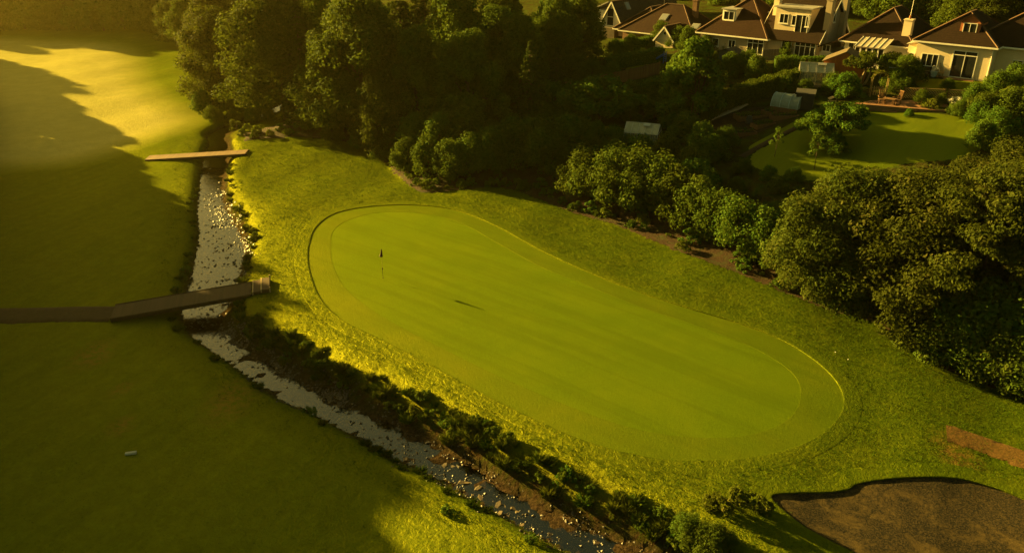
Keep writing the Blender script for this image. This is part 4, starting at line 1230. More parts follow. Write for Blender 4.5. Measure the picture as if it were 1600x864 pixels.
def window(par, o, w, h, nx_=2, nz_=1, face='front', name='window', split=None, fw=.07, sill=True, frame='trim'):
    e, n = FACE[face]; o = np.array(o, float); f = MB()
    obox(f, o, e, n, 0, fw, .0, .07, 0, h); obox(f, o, e, n, w - fw, w, .0, .07, 0, h)
    obox(f, o, e, n, fw, w - fw, .0, .07, 0, fw); obox(f, o, e, n, fw, w - fw, .0, .07, h - fw, h)
    xs = [w * i / nx_ for i in range(nx_ + 1)]; zs = ([0, split * h, h] if split else [h * i / nz_ for i in range(nz_ + 1)])
    for x in xs[1:-1]: obox(f, o, e, n, x - fw * .45, x + fw * .45, .0, .064, fw, h - fw)
    for z in zs[1:-1]: obox(f, o, e, n, fw, w - fw, .0, .058, z - fw * .45, z + fw * .45)
    if sill and name == 'window': obox(f, o, e, n, -.06, w + .06, 0, .13, -.09, -.002)
    wd = f.build(name, frame, par)
    for i in range(len(xs) - 1):
        for j in range(len(zs) - 1):
            g = MB(); obox(g, o, e, n, xs[i] + fw * .4, xs[i + 1] - fw * .4, -.02, .025, zs[j] + fw * .4, zs[j + 1] - fw * .4); g.build('pane', 'glass', wd)
    return wd
def chimney(par, x, y, z0, z1, w=.75, d=.6, mat='wall_cream', pots=2):
    c = MB().box(x - w / 2, x + w / 2, y - d / 2, y + d / 2, z0, z1).box(x - w / 2 - .06, x + w / 2 + .06, y - d / 2 - .06, y + d / 2 + .06, z1, z1 + .14).build('chimney', mat, par)
    for k in range(pots):
        q = x + (k - (pots - 1) / 2) * .34
        MB().tube([(q, y, z1 + .1), (q, y, z1 + .2), (q, y, z1 + .5), (q, y, z1 + .52)], [.13, .13, .10, .12], 8).build('chimney_pot', 'terracotta', c)
    return c
def skylight(par, p0, ex, es, w, l):
    """on a roof plane: p0 corner, ex along, es up the slope"""
    p0, ex, es = Vector(p0), Vector(ex).normalized(), Vector(es).normalized(); n = ex.cross(es).normalized()
    if n.z < 0: n = -n
    q = lambda a, b, c: p0 + ex * a + es * b + n * c
    f = MB().slab([q(0, 0, .1), q(w, 0, .1), q(w, l, .1), q(0, l, .1)], .14).build('skylight', 'lead', par)
    MB().slab([q(.08, .08, .125), q(w - .08, .08, .125), q(w - .08, l - .08, .125), q(.08, l - .08, .125)], .02).build('pane', 'skyglass', f)

# ---- right-hand bungalow
loc = G(1424, 115); W = width_to(loc, 1541); E = height_to(loc, 63)
h = thing('bungalow', 'cream bungalow with brown hipped roof, red dormer and patio door at the right', 'house', loc, HA)
D = 9.5
wall(h, 0, W, 0, D, E, 'wall_cream'); wall(h, W + .01, W + 11, 1.8, D - .02, E - .02, 'wall_cream')
pk = 2.9
ro = hip(h, 0, W, 0, D, E, pk, 'roof_brown')
hip(h, W - 3, W + 11, 1.8, D + .6, E - .03, pk + .25, 'roof_brown')
MB().box(-1.15, -.005, 1.0, 4.4, -1.5, E - .55).build('annex', 'wall_cream', h)
MB().slab([(-1.35, .8, E - .58), (.0, .8, E - .25), (.0, 4.6, E - .25), (-1.35, 4.6, E - .58)], .1).build('annex_roof', 'flat_roof', h)
window(h, (-.95, 1.0, 1.35), .6, .7, 1, 2)
window(h, (W * .09, 0, .95), W * .235, 1.35, 3, 1, split=None)
dr = window(h, (W * .50, 0, .12), W * .32, E - .75, 2, 1, name='patio_door', split=.83, fw=.09)
MB().box(W * .47, W * .86, -.9, -.005, -.3, .10).build('door_step', 'paving', h)
window(h, (W + 1.6, 1.8, .9), 1.0, 1.4, 2, 1, split=.7); window(h, (W + 4.6, 1.8, 1.0), .9, 1.2, 1, 1)
window(h, (W + 5.9, 1.8, .1), 1.2, 2.1, 1, 1, name='door', sill=False)
MB().tube([(W - .06, -.1, E - .2), (W - .06, -.1, -.2)], [.05, .05], 7).build('downpipe', 'trim', h)
# dormer on the front slope
dx, dw, dz = W * .60, 1.9, E + .95
dy = (dz - E) / pk * (D / 2) - .3
dm = MB().box(dx - dw / 2, dx + dw / 2, dy, dy + 3.2, dz - .9, dz + 1.25).build('dormer', 'tile_hung', h)
MB().prism([(dx - dw / 2, dz + 1.25), (dx + dw / 2, dz + 1.25), (dx, dz + 1.95)], dy, dy + 3.2).build('dormer_gable', 'tile_hung', dm)
MB().slab([(dx - dw / 2 - .2, dy - .15, dz + 1.18), (dx, dy - .15, dz + 2.06), (dx, dy + 3.4, dz + 2.06), (dx - dw / 2 - .2, dy + 3.4, dz + 1.18)], .1).slab(
    [(dx, dy - .15, dz + 2.061), (dx + dw / 2 + .2, dy - .15, dz + 1.181), (dx + dw / 2 + .2, dy + 3.4, dz + 1.181), (dx, dy + 3.4, dz + 2.061)], .1).build('dormer_roof', 'roof_red', dm)
window(h, (dx - .68, dy, dz - .05), 1.36, 1.15, 2, 1)
chs = (W + 3.5, D * .5); es = (0, (D - 1.2) / 2, pk)
skylight(h, (W + 6.2, 3.8, E + .98 + .55), (1, 0, 0), (0, 1, .72), 1.0, 1.2)

# ---- second house: low brown hipped roof with conservatory
loc = G(1316, 92); W = width_to(loc, 1418); E = height_to(loc, 63)
h = thing('hipped_house', 'brown hipped roof house with cream chimney and white conservatory beside the bungalow', 'house', loc, HA)
D = 10
wall(h, 0, W, 0, D, E, 'wall_white'); hip(h, 0, W, 0, D, E, 3.6, 'roof_brown', .6)
MB().slab([(-4.6, -.8, E - 1.6), (-.55, -.8, E + .05), (-.55, D * .62, E + .05), (-4.6, D * .62, E - 1.6)], .14).build('catslide_roof', 'roof_brown', h)
MB().box(-4.1, -.01, 0, D * .6, -1.5, E - 1.65).build('side_wall', 'wall_white', h)
chimney(h, W * .86, 1.0, E - .4, E + 2.7, .9, .8, 'wall_cream', 1)
MB().tube([(W * .86, 1.0, E + 3.0), (W * .86 + .05, 1.0, E + 6.4)], [.03, .015], 6).bar((W * .86 - .5, 1.0, E + 5.9), (W * .86 + .55, 1.0, E + 5.9), .03).bar((W * .86 - .3, 1.0, E + 5.5), (W * .86 + .35, 1.0, E + 5.5), .03).build('aerial', 'metal', h)
cv = MB().box(W * .28, W * .72, -2.4, -.01, -1, .75).build('conservatory', 'wall_white', h)
for i in range(5): window(h, (W * .28 + i * W * .088, -2.4, .78), W * .085, 1.15, 1, 1, sill=False)
MB().slab([(W * .27, -2.6, 2.0), (W * .73, -2.6, 2.0), (W * .73, -.02, 2.75), (W * .27, -.02, 2.75)], .08).build('conservatory_roof', 'flat_roof', h)
for i in range(6): MB().bar((W * (.275 + i * .09), -2.6, 2.03), (W * (.275 + i * .09), -.02, 2.79), .06).build('glazing_bar', 'trim', h)
window(h, (W * .06, 0, .5), 1.3, 1.9, 2, 1, name='door', sill=False)
window(h, (-2.6, 0, .6), 1.0, .8, 2, 1)
loc = G(1400, 99)
h = thing('garage', 'low outbuilding with pale flat roof between the bungalow and the hipped house', 'garage', loc, HA)
MB().box(0, 6.2, 0, 4.5, -1.2, 1.9).build('wall', 'grey_wood', h); MB().box(-.3, 6.5, -.3, 4.8, 1.903, 2.12).build('roof', 'flat_roof', h)
MB().box(.8, 1.7, -.05, -.004, 0, 1.8).build('door', 'wood', h)

# ---- third house: cream dormer house
loc = G(1186, 91); W = width_to(loc, 1272); E = height_to(loc, 56)
h = thing('dormer_house', 'cream house with flat roofed dormer storey, tall chimneys and side gable', 'house', loc, HA)
D = 9
wall(h, 0, W, 0, D, E, 'wall_tan'); gable_y(h, 0, W, 0, D, E, 4.3, 'roof_brown', 'wall_tan', .4)
dd = MB().box(W * .16, W * .78, .7, D * .55, E + .2, E + 3.45).build('dormer', 'wall_cream', h)
MB().box(W * .16 - .25, W * .78 + .25, .45, D * .58, E + 3.453, E + 3.62).build('dormer_roof', 'lead', dd)
window(h, (W * .24, .7, E + 1.6), 1.15, 1.15, 2, 1); window(h, (W * .46, .7, E + 1.45), .55, 1.2, 1, 1)
window(h, (W * .53, .7, E + .5), 1.6, 2.3, 2, 1, name='balcony_door', sill=False); window(h, (W * .705, .7, E + 1.45), .5, 1.2, 1, 1)
window(h, (W * .38, 0, .9), 1.3, 1.6, 2, 2); window(h, (W * .62, 0, .5), 2.6, 2.1, 4, 1, split=.72)
window(h, (W, D * .42, E + 1.8), .7, 1.3, 1, 1, 'right')
chimney(h, W + .3, 1.6, -1, E + 4.6, .7, 1.0, 'wall_tan', 2); chimney(h, W + .3, D * .72, -1, E + 5.0, .7, 1.0, 'wall_tan', 2)
chimney(h, .4, 2.6, E + 1, E + 4.2, .7, .8, 'wall_cream', 1); chimney(h, W * .5, D * .55, E + 3, E + 4.9, .6, .6, 'wall_white', 1)

# ---- fourth house
loc = G(1092, 84); W = width_to(loc, 1192); E = height_to(loc, 50)
h = thing('hipped_house', 'red brown hipped roof house with small white dormer left of the dormer house', 'house', loc, HA)
D = 9.5
wall(h, 0, W, 0, D, E, 'wall_tan'); hip(h, 0, W, 0, D, E, 4.4, 'roof_red', .5)
dx, dz = W * .34, E + 1.6
dm = MB().box(dx - .95, dx + .95, 1.35, 4.0, dz - .9, dz + 1.3).build('dormer', 'wall_white', h); MB().box(dx - 1.1, dx + 1.1, 1.15, 4.2, dz + 1.303, dz + 1.42).build('dormer_roof', 'lead', dm)
window(h, (dx - .75, 1.35, dz), 1.5, 1.1, 2, 1)
window(h, (W * .74, 0, .8), 2.2, 1.9, 3, 1, split=.7); window(h, (W * .45, 0, 1.2), 1.0, 1.0, 2, 1); window(h, (W * .2, 0, 1.2), .9, 1.0, 1, 1)
skylight(h, (W + .5 - 1.9, 4.6, E + 1.75), (0, 1, 0), (-1, 0, .93), .9, 1.2)
# ---- fifth house
loc = G(972, 66); W = width_to(loc, 1082); E = height_to(loc, 47)
h = thing('brown_house', 'long brown roofed house with small cream gable in front of the slate roof', 'house', loc, HA)
D = 9
wall(h, 0, W, 0, D, E, 'wall_brick'); hip(h, 0, W, 0, D, E, 3.6, 'roof_red', .5)
hip(h, -2.5, W * .4, 2.0, D + 3, E - .2, 3.0, 'roof_brown', .4)
MB().box(W * .62, W * .86, -2.6, -.01, -1.5, E - .3).build('porch_wall', 'wall_cream', h)
gable_x(h, W * .62, W * .86, -2.6, 1.2, E - .3, 1.7, 'roof_red', 'wall_cream', .25)
window(h, (W * .72, -2.6, E + .35), .5, .5, 1, 1, sill=False)
sl = 3.6 / (D / 2 + .5)
skylight(h, (W * .42, 1.7, E + sl * 2.2 + .02), (1, 0, 0), (0, 1, sl), 1.2, 1.3); skylight(h, (W * .50, .3, E + sl * .8 + .02), (1, 0, 0), (0, 1, sl), 1.0, 1.1); skylight(h, (W * .9, .9, E + sl * 1.4 + .02), (1, 0, 0), (0, 1, sl), 1.2, 1.0)
chimney(h, W * .78, D * .5, E + 2, E + 4.3, .7, .7, 'wall_brick', 2)
MB().tube([(W * .34, D * .5, E + 3), (W * .34, D * .5, E + 7.5)], [.05, .05], 6).build('flue', 'felt', h)
# ---- sixth house, white gable and slate roof
loc = G(936, 56); W = width_to(loc, 974); E = height_to(loc, 42)
h = thing('slate_house', 'white gabled house with long grey slate roof behind the dark garden trees', 'house', loc, HA)
D = 17
wall(h, 0, W, 0, D, E, 'wall_white'); gable_x(h, 0, W, 0, D, E, W * .82, 'roof_slate', 'wall_white', .35)
window(h, (W * .30, -.0, E + .3), W * .28, 2.6, 1, 2); MB().box(W * .35, W * .8, -1.2, -.01, -1.4, 1.5).build('porch', 'felt_brown', h)
rise = W * .82; q = rise / (W / 2)
for yy, f in ((8.2, .25), (10.6, .25), (2.6, .62)):
    x = W / 2 + (W / 2) * (1 - f) * 1.0
    skylight(h, (W - W / 2 * f * 1.0 + .0, yy, E + rise * f * 1.0 + .15), (0, 1, 0), (-1, 0, q), 1.1, 1.2)
MB().box(-3.2, -.01, 2, 7, -1.5, E + 2.2).build('side_wing', 'wall_white', h); MB().slab([(-3.6, 1.6, E + 1.9), (.3, 1.6, E + 3.6), (.3, 7.4, E + 3.6), (-3.6, 7.4, E + 1.9)], .14).build('wing_roof', 'lead', h)
# ---- stone house at the back
loc = G(1068, 40) + WY * 14 + UX * 2; loc[2] = hz(loc[0], loc[1])
h = thing('stone_house', 'stone house with mullioned windows and chimney behind the brown roofs', 'house', loc, HA)
wall(h, 0, 13, 0, 8, 6.2, 'wall_stone'); gable_y(h, 0, 13, 0, 8, 6.2, 3.6, 'roof_brown', 'wall_stone', .3)
for x in (4.2, 7.4): window(h, (x, 0, 3.6), 1.7, 1.9, 2, 2)
chimney(h, .2, 1.5, -1, 10.2, 1.1, 1.1, 'wall_cream', 2); chimney(h, 2.4, -.4, -1, 8.0, .7, .7, 'terracotta', 2)

# ================================================================== GARDENS
# lawns, soil and paving
patch('garden_lawn', [(1168,240),(1195,226),(1230,206),(1270,188),(1320,174),(1400,172),(1490,178),(1550,190),(1570,215),(1500,250),(1400,262),(1300,285),(1215,280),(1165,262)], M['lawn'], 260, .05, 10, jitter=.10, label='large shaded garden lawn with young trees')
patch('garden_lawn', [(1160,234),(1200,212),(1240,190),(1290,168),(1316,160),(1322,166),(1280,182),(1240,200),(1200,220),(1166,242)], M['lawn'], 110, .045, 5, 'narrow grass strip beside the vegetable plot')
patch('garden_lawn', [(1424,124),(1470,124),(1520,127),(1560,130),(1556,140),(1540,146),(1480,146),(1438,140)], M['lawn'], 110, .05, 8, 'bright lawn in front of the cream bungalow')
patch('garden_lawn', [(975,108),(1000,102),(1028,100),(1034,108),(1010,120),(985,122)], M['lawn'], 90, .05, 7, 'shaded lawn above the wooden fence')
patch('garden_lawn', [(900,200),(930,196),(975,200),(990,210),(960,216),(920,214)], M['lawn'], 90, .05, 7, 'small lawn under the round apple tree')
patch('vegetable_plot', [(1100,200),(1130,180),(1170,168),(1215,165),(1240,175),(1225,192),(1190,208),(1150,222),(1110,225)], M['soil'], 110, .055, 8, 'dark soil of the vegetable plot')
patch('patio', [(1408,116),(1425,110),(1560,118),(1610,124),(1608,130),(1560,128),(1500,124),(1430,121)], M['paving'], 120, .06, 5, 'brick paved terrace below the bungalow')
patch('patio', [(1325,166),(1360,156),(1420,156),(1480,160),(1490,168),(1440,170),(1380,172),(1330,172)], M['paving'], 100, .06, 5, 'brick paved seating area above the low wall')
def gpath(name, pix, w, mat, label):
    l = smooth_open(np.array([Gx(a, b) for a, b in pix]), .4)
    structure(strip(name, l, [-w, -w * .9, 0, w * .9, w], M[mat], .075, .04), label)
gpath('garden_path', [(1158,246), (1190,228), (1225,210), (1262,192), (1300,176), (1322,168)], .35, 'path', 'brown path between the two lawns')
gpath('garden_path', [(1090,196), (1112,186), (1132,178), (1152,170), (1165,163)], .4, 'slab', 'pale path beside the vegetable plot')

def terr(px, py): return G(px, py)
def greenhouse(px, py, rz, L, Wd, he, hr, label, panes):
    g = thing('greenhouse', label, 'greenhouse', terr(px, py), rz); g.location.z -= .05
    MB().box(-L / 2 - .06, L / 2 + .06, -Wd / 2 - .06, Wd / 2 + .06, -.5, .12).build('base', 'slab', g)
    fr = MB()
    for i in range(panes + 1):
        x = -L / 2 + L * i / panes
        for sy in (-1, 1):
            fr.bar((x, sy * Wd / 2, .1), (x, sy * Wd / 2, he), .05); fr.bar((x, sy * Wd / 2, he), (x, 0, hr), .05)
    for sy in (-1, 1): fr.bar((-L / 2, sy * Wd / 2, he), (L / 2, sy * Wd / 2, he), .06)
    fr.bar((-L / 2, 0, hr), (L / 2, 0, hr), .07)
    for x in (-L / 2, L / 2): fr.bar((x, -.35, .1), (x, -.35, he + .3), .045).bar((x, .35, .1), (x, .35, he + .3), .045).bar((x, -Wd / 2, he), (x, Wd / 2, he), .045)
    fr.build('frame', 'metal', g)
    p = L / panes
    for i in range(panes):
        x0, x1 = -L / 2 + p * i + .03, -L / 2 + p * (i + 1) - .03
        for sy in (-1, 1):
            MB().slab([(x0, sy * (Wd / 2 - .02), he + .02), (x1, sy * (Wd / 2 - .02), he + .02), (x1, sy * .03, hr - .01), (x0, sy * .03, hr - .01)], .012).build('roof_pane', 'ghglass', g)
            MB().box(x0, x1, sy * Wd / 2 - .008, sy * Wd / 2 + .008, .14, he - .03).build('wall_pane', 'ghwall', g)
    for x in (-L / 2, L / 2):
        MB().add([(x, -Wd / 2 + .03, .14), (x, Wd / 2 - .03, .14), (x, Wd / 2 - .03, he), (x, 0, hr - .05), (x, -Wd / 2 + .03, he), (x + .012, -Wd / 2 + .03, .14), (x + .012, Wd / 2 - .03, .14), (x + .012, Wd / 2 - .03, he), (x + .012, 0, hr - .05), (x + .012, -Wd / 2 + .03, he)],
                 [(0, 1, 2, 3, 4), (9, 8, 7, 6, 5)]).build('end_pane', 'ghwall', g)
    v = Vector((0, -(Wd / 2), hr - he)).normalized()
    MB().slab([(.1, -.12, hr + .06), (.1 + p, -.12, hr + .06), (.1 + p, -.62, hr - .12), (.1, -.62, hr - .12)], .03).build('vent', 'metal', g)
    return g
greenhouse(1003, 224, R(-20), 3.5, 2.3, 1.35, 2.2, 'pale glass greenhouse among the bushes above the hedge', 5)
greenhouse(1272, 131, R(-16), 3.6, 2.4, 1.5, 2.35, 'larger glass greenhouse in the upper garden beside the orange shed', 4)
lowbox = thing('cold_frame', 'low red brick cold frame beside the pale glass greenhouse', 'cold frame', terr(1036, 226), R(-20))
MB().box(-.7, .7, -.5, .5, -.3, .5).build('base', 'terracotta', lowbox); MB().slab([(-.75, -.55, .52), (.75, -.55, .52), (.75, .55, .8), (-.75, .55, .8)], .04).build('lid', 'tile_hung', lowbox)
MB().box(-.7, .7, .3, .5, .5, .74).build('back_board', 'terracotta', lowbox)

def shed(px, py, rz, w, d, he, hr, wallm, roofm, label, ridge_axis='y', zoff=0):
    g = thing('shed', label, 'shed', terr(px, py), rz)
    # board by board front and side
    bw = .16; n = int(w / bw)
    MB().box(-w / 2 + .02, w / 2 - .02, -d / 2 + .02, d / 2 - .02, -.4, he).build('core', wallm, g)
    bd = MB().box(-bw / 2 + .004, bw / 2 - .004, -.015, .015, 0, he + .3).mesh('board', wallm)
    for i in range(n):
        x = -w / 2 + bw * (i + .5)
        o = link('board', bd, g); top = he + (hr - he) * max(0, 1 - abs(x) / (w / 2)) if ridge_axis == 'y' else he
        o.location = (x, -d / 2, -.05); o.scale = (1, 1, max(.2, (top + .0) / (he + .3)))
    bd2 = MB().box(-.015, .015, -bw / 2 + .004, bw / 2 - .004, 0, he).mesh('board', wallm)
    for i in range(int(d / bw)):
        for sx in (-1, 1):
            o = link('board', bd2, g); o.location = (sx * w / 2, -d / 2 + bw * (i + .5), -.05)
    if ridge_axis == 'y':
        MB().prism([(-w / 2 + .02, he), (w / 2 - .02, he), (0, hr - .03)], -d / 2 + .02, d / 2 - .02).build('gable', wallm, g)
        sl = (hr - he) / (w / 2); z = he - sl * .2
        ro = MB().slab([(-w / 2 - .2, -d / 2 - .2, z + .06), (0, -d / 2 - .2, hr + .06), (0, d / 2 + .2, hr + .06), (-w / 2 - .2, d / 2 + .2, z + .06)], .05)
        ro.slab([(0, -d / 2 - .2, hr + .061), (w / 2 + .2, -d / 2 - .2, z + .061), (w / 2 + .2, d / 2 + .2, z + .061), (0, d / 2 + .2, hr + .061)], .05)
        ro.build('roof', roofm, g)
    else:
        MB().slab([(-w / 2 - .15, -d / 2 - .2, he + .05), (w / 2 + .15, -d / 2 - .2, he + .05), (w / 2 + .15, d / 2 + .2, hr + .05), (-w / 2 - .15, d / 2 + .2, hr + .05)], .06).build('roof', roofm, g)
        MB().box(-w / 2 + .02, w / 2 - .02, d / 2 - .1, d / 2 - .02, he, hr - .05).build('back_board', wallm, g)
    return g
s1 = shed(1138, 104, HA, 2.6, 2.2, 1.75, 2.25, 'blue_wood', 'felt', 'small blue grey shed with dark felt roof behind the hedge')
MB().box(-.35, .35, -1.14, -1.105, .05, 1.6).build('door', 'blue_wood', s1)
s2 = shed(1318, 122, HA + .25, 4.4, 3.4, 2.0, 3.1, 'orange_wood', 'felt_brown', 'orange stained shed with brown roof beside the multi-stemmed tree')
MB().box(-1.6, -.7, -1.74, -1.705, .05, 1.9).build('door', 'orange_wood', s2)
s3 = shed(1122, 68, HA, 2.4, 4.5, 1.7, 2.3, 'wall_cream', 'felt', 'cream outhouse with grey felt roof below the white dormer')
# cream covered frame beside the dormer house
g = thing('covered_frame', 'cream tarpaulin stretched over a rounded frame beside the dormer house', 'cover', terr(1208, 84), HA)
arc = [(1.5 * math.cos(math.pi * k / 12), .9 + 1.35 * math.sin(math.pi * k / 12)) for k in range(13)]
MB().prism([(1.5, -.2)] + arc + [(-1.5, -.2)], -1.0, 3.0).build('tarpaulin', 'canvas', g)
for x in (-1.2, 0, 1.2): MB().box(x - .04, x + .04, -1.06, -1.004, -.2, 1.4).build('strut', 'cane', g)
# polytunnel
g = thing('polytunnel', 'small rounded polytunnel covered in pale blue green netting', 'polytunnel', terr(1230, 170), R(-38))
n_, Lp, rp = 14, 2.9, 1.15
for k in range(3):
    x0, x1 = -Lp / 2 + Lp * k / 3, -Lp / 2 + Lp * (k + 1) / 3
    b = MB()
    for i in range(n_):
        a0, a1 = math.pi * i / n_, math.pi * (i + 1) / n_
        q = lambda x, a, r_: (x, -math.cos(a) * r_, .25 + math.sin(a) * r_ * 1.15)
        b.slab([q(x0, a0, rp), q(x1, a0, rp), q(x1, a1, rp), q(x0, a1, rp)], .015)
    b.build('cover_panel', 'tunnel', g)
for k in range(4):
    x = -Lp / 2 + Lp * k / 3
    MB().tube([(x, -math.cos(math.pi * i / n_) * (rp + .02), .25 + math.sin(math.pi * i / n_) * (rp + .02) * 1.15) for i in range(n_ + 1)], [.03] * (n_ + 1), 6).build('hoop', 'bin_plastic', g)
for sx in (-1, 1):
    MB().prism([(math.cos(math.pi * i / n_) * rp * .98, .25 + math.sin(math.pi * i / n_) * rp * 1.12) for i in range(n_ + 1)], sx * Lp / 2 - .01, sx * Lp / 2 + .01).build('end_panel', 'tunnel', g).rotation_euler = (0, 0, R(90))
MB().box(-Lp / 2, Lp / 2, -rp - .06, -rp + .04, -.3, .28).box(-Lp / 2, Lp / 2, rp - .04, rp + .06, -.3, .28).build('skirt_board', 'wood', g)
g = thing('dark_store', 'dark grey netted store box behind the polytunnel', 'store', terr(1256, 168), R(-22))
MB().box(-.9, .9, -.8, .8, -.3, 1.6).build('body', 'black_plastic', g); MB().slab([(-1, -.9, 1.62), (1, -.9, 1.62), (1, .9, 1.8), (-1, .9, 1.8)], .06).build('lid', 'felt', g)
# compost bins / water butts
for i, (a, b) in enumerate(((1141, 160), (1152, 158))):
    g = thing('water_butt', 'pale blue upright water butt against the long hedge, %s of two' % ('left' if i == 0 else 'right'), 'water butt', terr(a, b), 0, 'water butts')
    MB().tube([(0, 0, -.2), (0, 0, .05), (0, 0, .5), (0, 0, 1.0), (0, 0, 1.12)], [.30, .33, .36, .34, .33], 14).build('body', 'bin_plastic', g, True)
    MB().tube([(0, 0, 1.121), (0, 0, 1.15), (0, 0, 1.2)], [.36, .36, .2], 14).build('lid', 'bin_plastic', g, True)
    MB().tube([(0, -.33, .15), (0, -.43, .15)], [.03, .03], 6).build('tap', 'black_plastic', g)
# raised beds
def raised(px, py, rz, l, w, label, cropmat, n):
    g = thing('raised_bed', label, 'raised bed', terr(px, py), rz)
    for y in (-w / 2, w / 2): MB().box(-l / 2, l / 2, y - .03, y + .03, -.3, .32).build('side_board', 'wood', g)
    for x in (-l / 2, l / 2): MB().box(x - .03, x + .03, -w / 2 + .032, w / 2 - .032, -.3, .315).build('end_board', 'wood', g)
    MB().box(-l / 2 + .032, l / 2 - .032, -w / 2 + .032, w / 2 - .032, -.3, .24).build('soil', 'soil', g)
    c = np.c_[RNG.uniform(-l / 2 + .1, l / 2 - .1, n), RNG.uniform(-w / 2 + .1, w / 2 - .1, n), RNG.uniform(.26, .6, n)]
    v, f, r = leaves(c, RNG.normal(0, .5, (n, 3)) + np.array((0, 0, 1)), .10)
    o = link('crop', np_mesh('crop', v, f, M[cropmat], False, r), g); o['kind'] = 'stuff'
raised(1208, 176, R(38), 2.6, 1.3, 'low wooden raised bed just left of the polytunnel', 'leaf_fresh', 160)
raised(1225, 184, R(8), 2.8, 1.1, 'orange edged raised bed in front of the polytunnel', 'leaf_hedge', 120)
raised(1172, 184, R(12), 3.2, 1.5, 'raised bed of pale leafy vegetables in the plot', 'leaf_gold', 420)
raised(1160, 210, R(8), 2.6, 1.3, 'wooden raised bed at the lower corner of the vegetable plot', 'leaf_fresh', 200)
raised(1192, 197, R(25), 2.4, 1.1, 'raised bed of low greens beside the grass strip', 'leaf_hedge', 240)
g = thing('compost_bin', 'black compost bin in the vegetable plot', 'compost bin', terr(1170, 193)); MB().tube([(0, 0, -.2), (0, 0, .1), (0, 0, .7)], [.4, .38, .28], 12).build('body', 'black_plastic', g, True); MB().tube([(0, 0, .701), (0, 0, .78)], [.3, .2], 12).build('lid', 'black_plastic', g, True)
# fences, board by board
def fence(pa, pb, hgt, label, mat='wood', bw=.16, name='board_fence'):
    A_, B_ = G(*pa), G(*pb); d = B_[:2] - A_[:2]; L = float(np.hypot(*d)); g = thing(name, label, 'fence', A_, math.atan2(d[1], d[0]))
    bd = MB().box(-bw / 2 + .005, bw / 2 - .005, -.012, .012, -.35, hgt).mesh('board', mat); n = int(L / bw)
    zf = lambda t: hz(A_[0] + d[0] * t, A_[1] + d[1] * t) - A_[2]
    for i in range(n):
        o = link('board', bd, g); t = (i + .5) / n; o.location = (t * L, 0, zf(t) + random.uniform(-.015, .015)); o.rotation_euler = (0, random.uniform(-.012, .012), 0)
    k = max(2, int(L / 1.9) + 1)
    for i in range(k):
        t = i / (k - 1); MB().box(t * L - .05, t * L + .05, .015, .11, zf(t) - .4, zf(t) + hgt + .08).build('post', mat, g)
        if i: MB().bar((L * (i - 1) / (k - 1), .03, zf((i - 1) / (k - 1)) + hgt * .8), (t * L, .03, zf(t) + hgt * .8), .05, .08).build('rail', mat, g)
    return g
fence((938, 137), (1030, 116), 1.5, 'brown board fence below the shaded upper lawn', 'wood')
fence((862, 146), (905, 150), 1.5, 'dark red board fence beside the wood', 'wood')
fence((1192, 95), (1240, 93), 1.3, 'grey weathered board fence below the cream tarpaulin', 'grey_wood')
fence((1244, 90), (1272, 92), 1.6, 'warm brown board fence beside the dormer house', 'wood')
# lattice panels
def lattice(pa, pb, hgt, label):
    A_, B_ = G(*pa), G(*pb); d = B_[:2] - A_[:2]; L = float(np.hypot(*d)); g = thing('lattice_panel', label, 'trellis', A_, math.atan2(d[1], d[0]), 'lattice panels')
    dz = B_[2] - A_[2]; st = .24; n = int((L + hgt) / st)
    for i in range(n):
        x = i * st
        for (y, s_) in ((-.012, 1), (.012, -1)):
            # slat through (x at z=0) leaning back, clipped to the panel
            x0, x1 = x - hgt, x
            if s_ < 0: x0, x1 = x, x - hgt
            pts = [(x0, 0.), (x1, hgt)]
            def clip(p, q):
                if p[0] < 0: p = (0, p[1] + (q[1] - p[1]) * (0 - p[0]) / (q[0] - p[0]))
                if p[0] > L: p = (L, p[1] + (q[1] - p[1]) * (L - p[0]) / (q[0] - p[0]))
                return p
            p, q = clip(*pts), clip(pts[1], pts[0])
            if abs(p[1] - q[1]) > .1 and -.01 <= p[1] <= hgt + .01: MB().bar((p[0], y, p[1] + .1 + dz * p[0] / L), (q[0], y, q[1] + .1 + dz * q[0] / L), .022, .045).build('slat', 'cane', g)
    for x in (0, L): MB().box(x - .045, x + .045, -.045, .045, dz * x / L - .3, dz * x / L + hgt + .2).build('post', 'wood', g)
    MB().bar((.05, 0, hgt + .12), (L - .05, 0, hgt + .12 + dz), .06, .06).build('top_rail', 'cane', g)
lattice((1411, 155), (1440, 156), 1.0, 'diamond lattice panel below the bungalow lawn, left of three')
lattice((1444, 156), (1474, 158), 1.0, 'diamond lattice panel below the bungalow lawn, middle of three')
lattice((1479, 158), (1510, 160), 1.0, 'diamond lattice panel below the bungalow lawn, right of three')
# garden arch with a picket gate
g = thing('garden_arch', 'leafy rounded garden arch with picket gate left of the lattice panels', 'arch', terr(1371, 150), R(-10))
av = [(-.8, 0)] + [(-.8 * math.cos(math.pi * k / 10), 1.7 + .75 * math.sin(math.pi * k / 10)) for k in range(11)] + [(.8, 0)]
for y in (-.25, .25): MB().tube([(x, y, z - (.2 if z == 0 else 0)) for x, z in av], [.04] * len(av), 6).build('hoop', 'cane', g)
for k in range(5): MB().box(-.5 + k * .22, -.42 + k * .22, -.02, .02, .05, 1.0).build('picket', 'cane', g)
MB().box(-.75, .75, .021, .05, .75, .82).build('gate_rail', 'cane', g)
n = 420; k = RNG.integers(0, len(av) - 1, n); t = RNG.random((n, 1)); av_ = np.array(av); c2 = av_[k] * (1 - t) + av_[k + 1] * t
v, f, r = leaves(np.c_[c2[:, 0] * 1.04, RNG.uniform(-.35, .35, n), c2[:, 1] * 1.02] + RNG.normal(0, .07, (n, 3)), RNG.normal(0, 1, (n, 3)), .09)
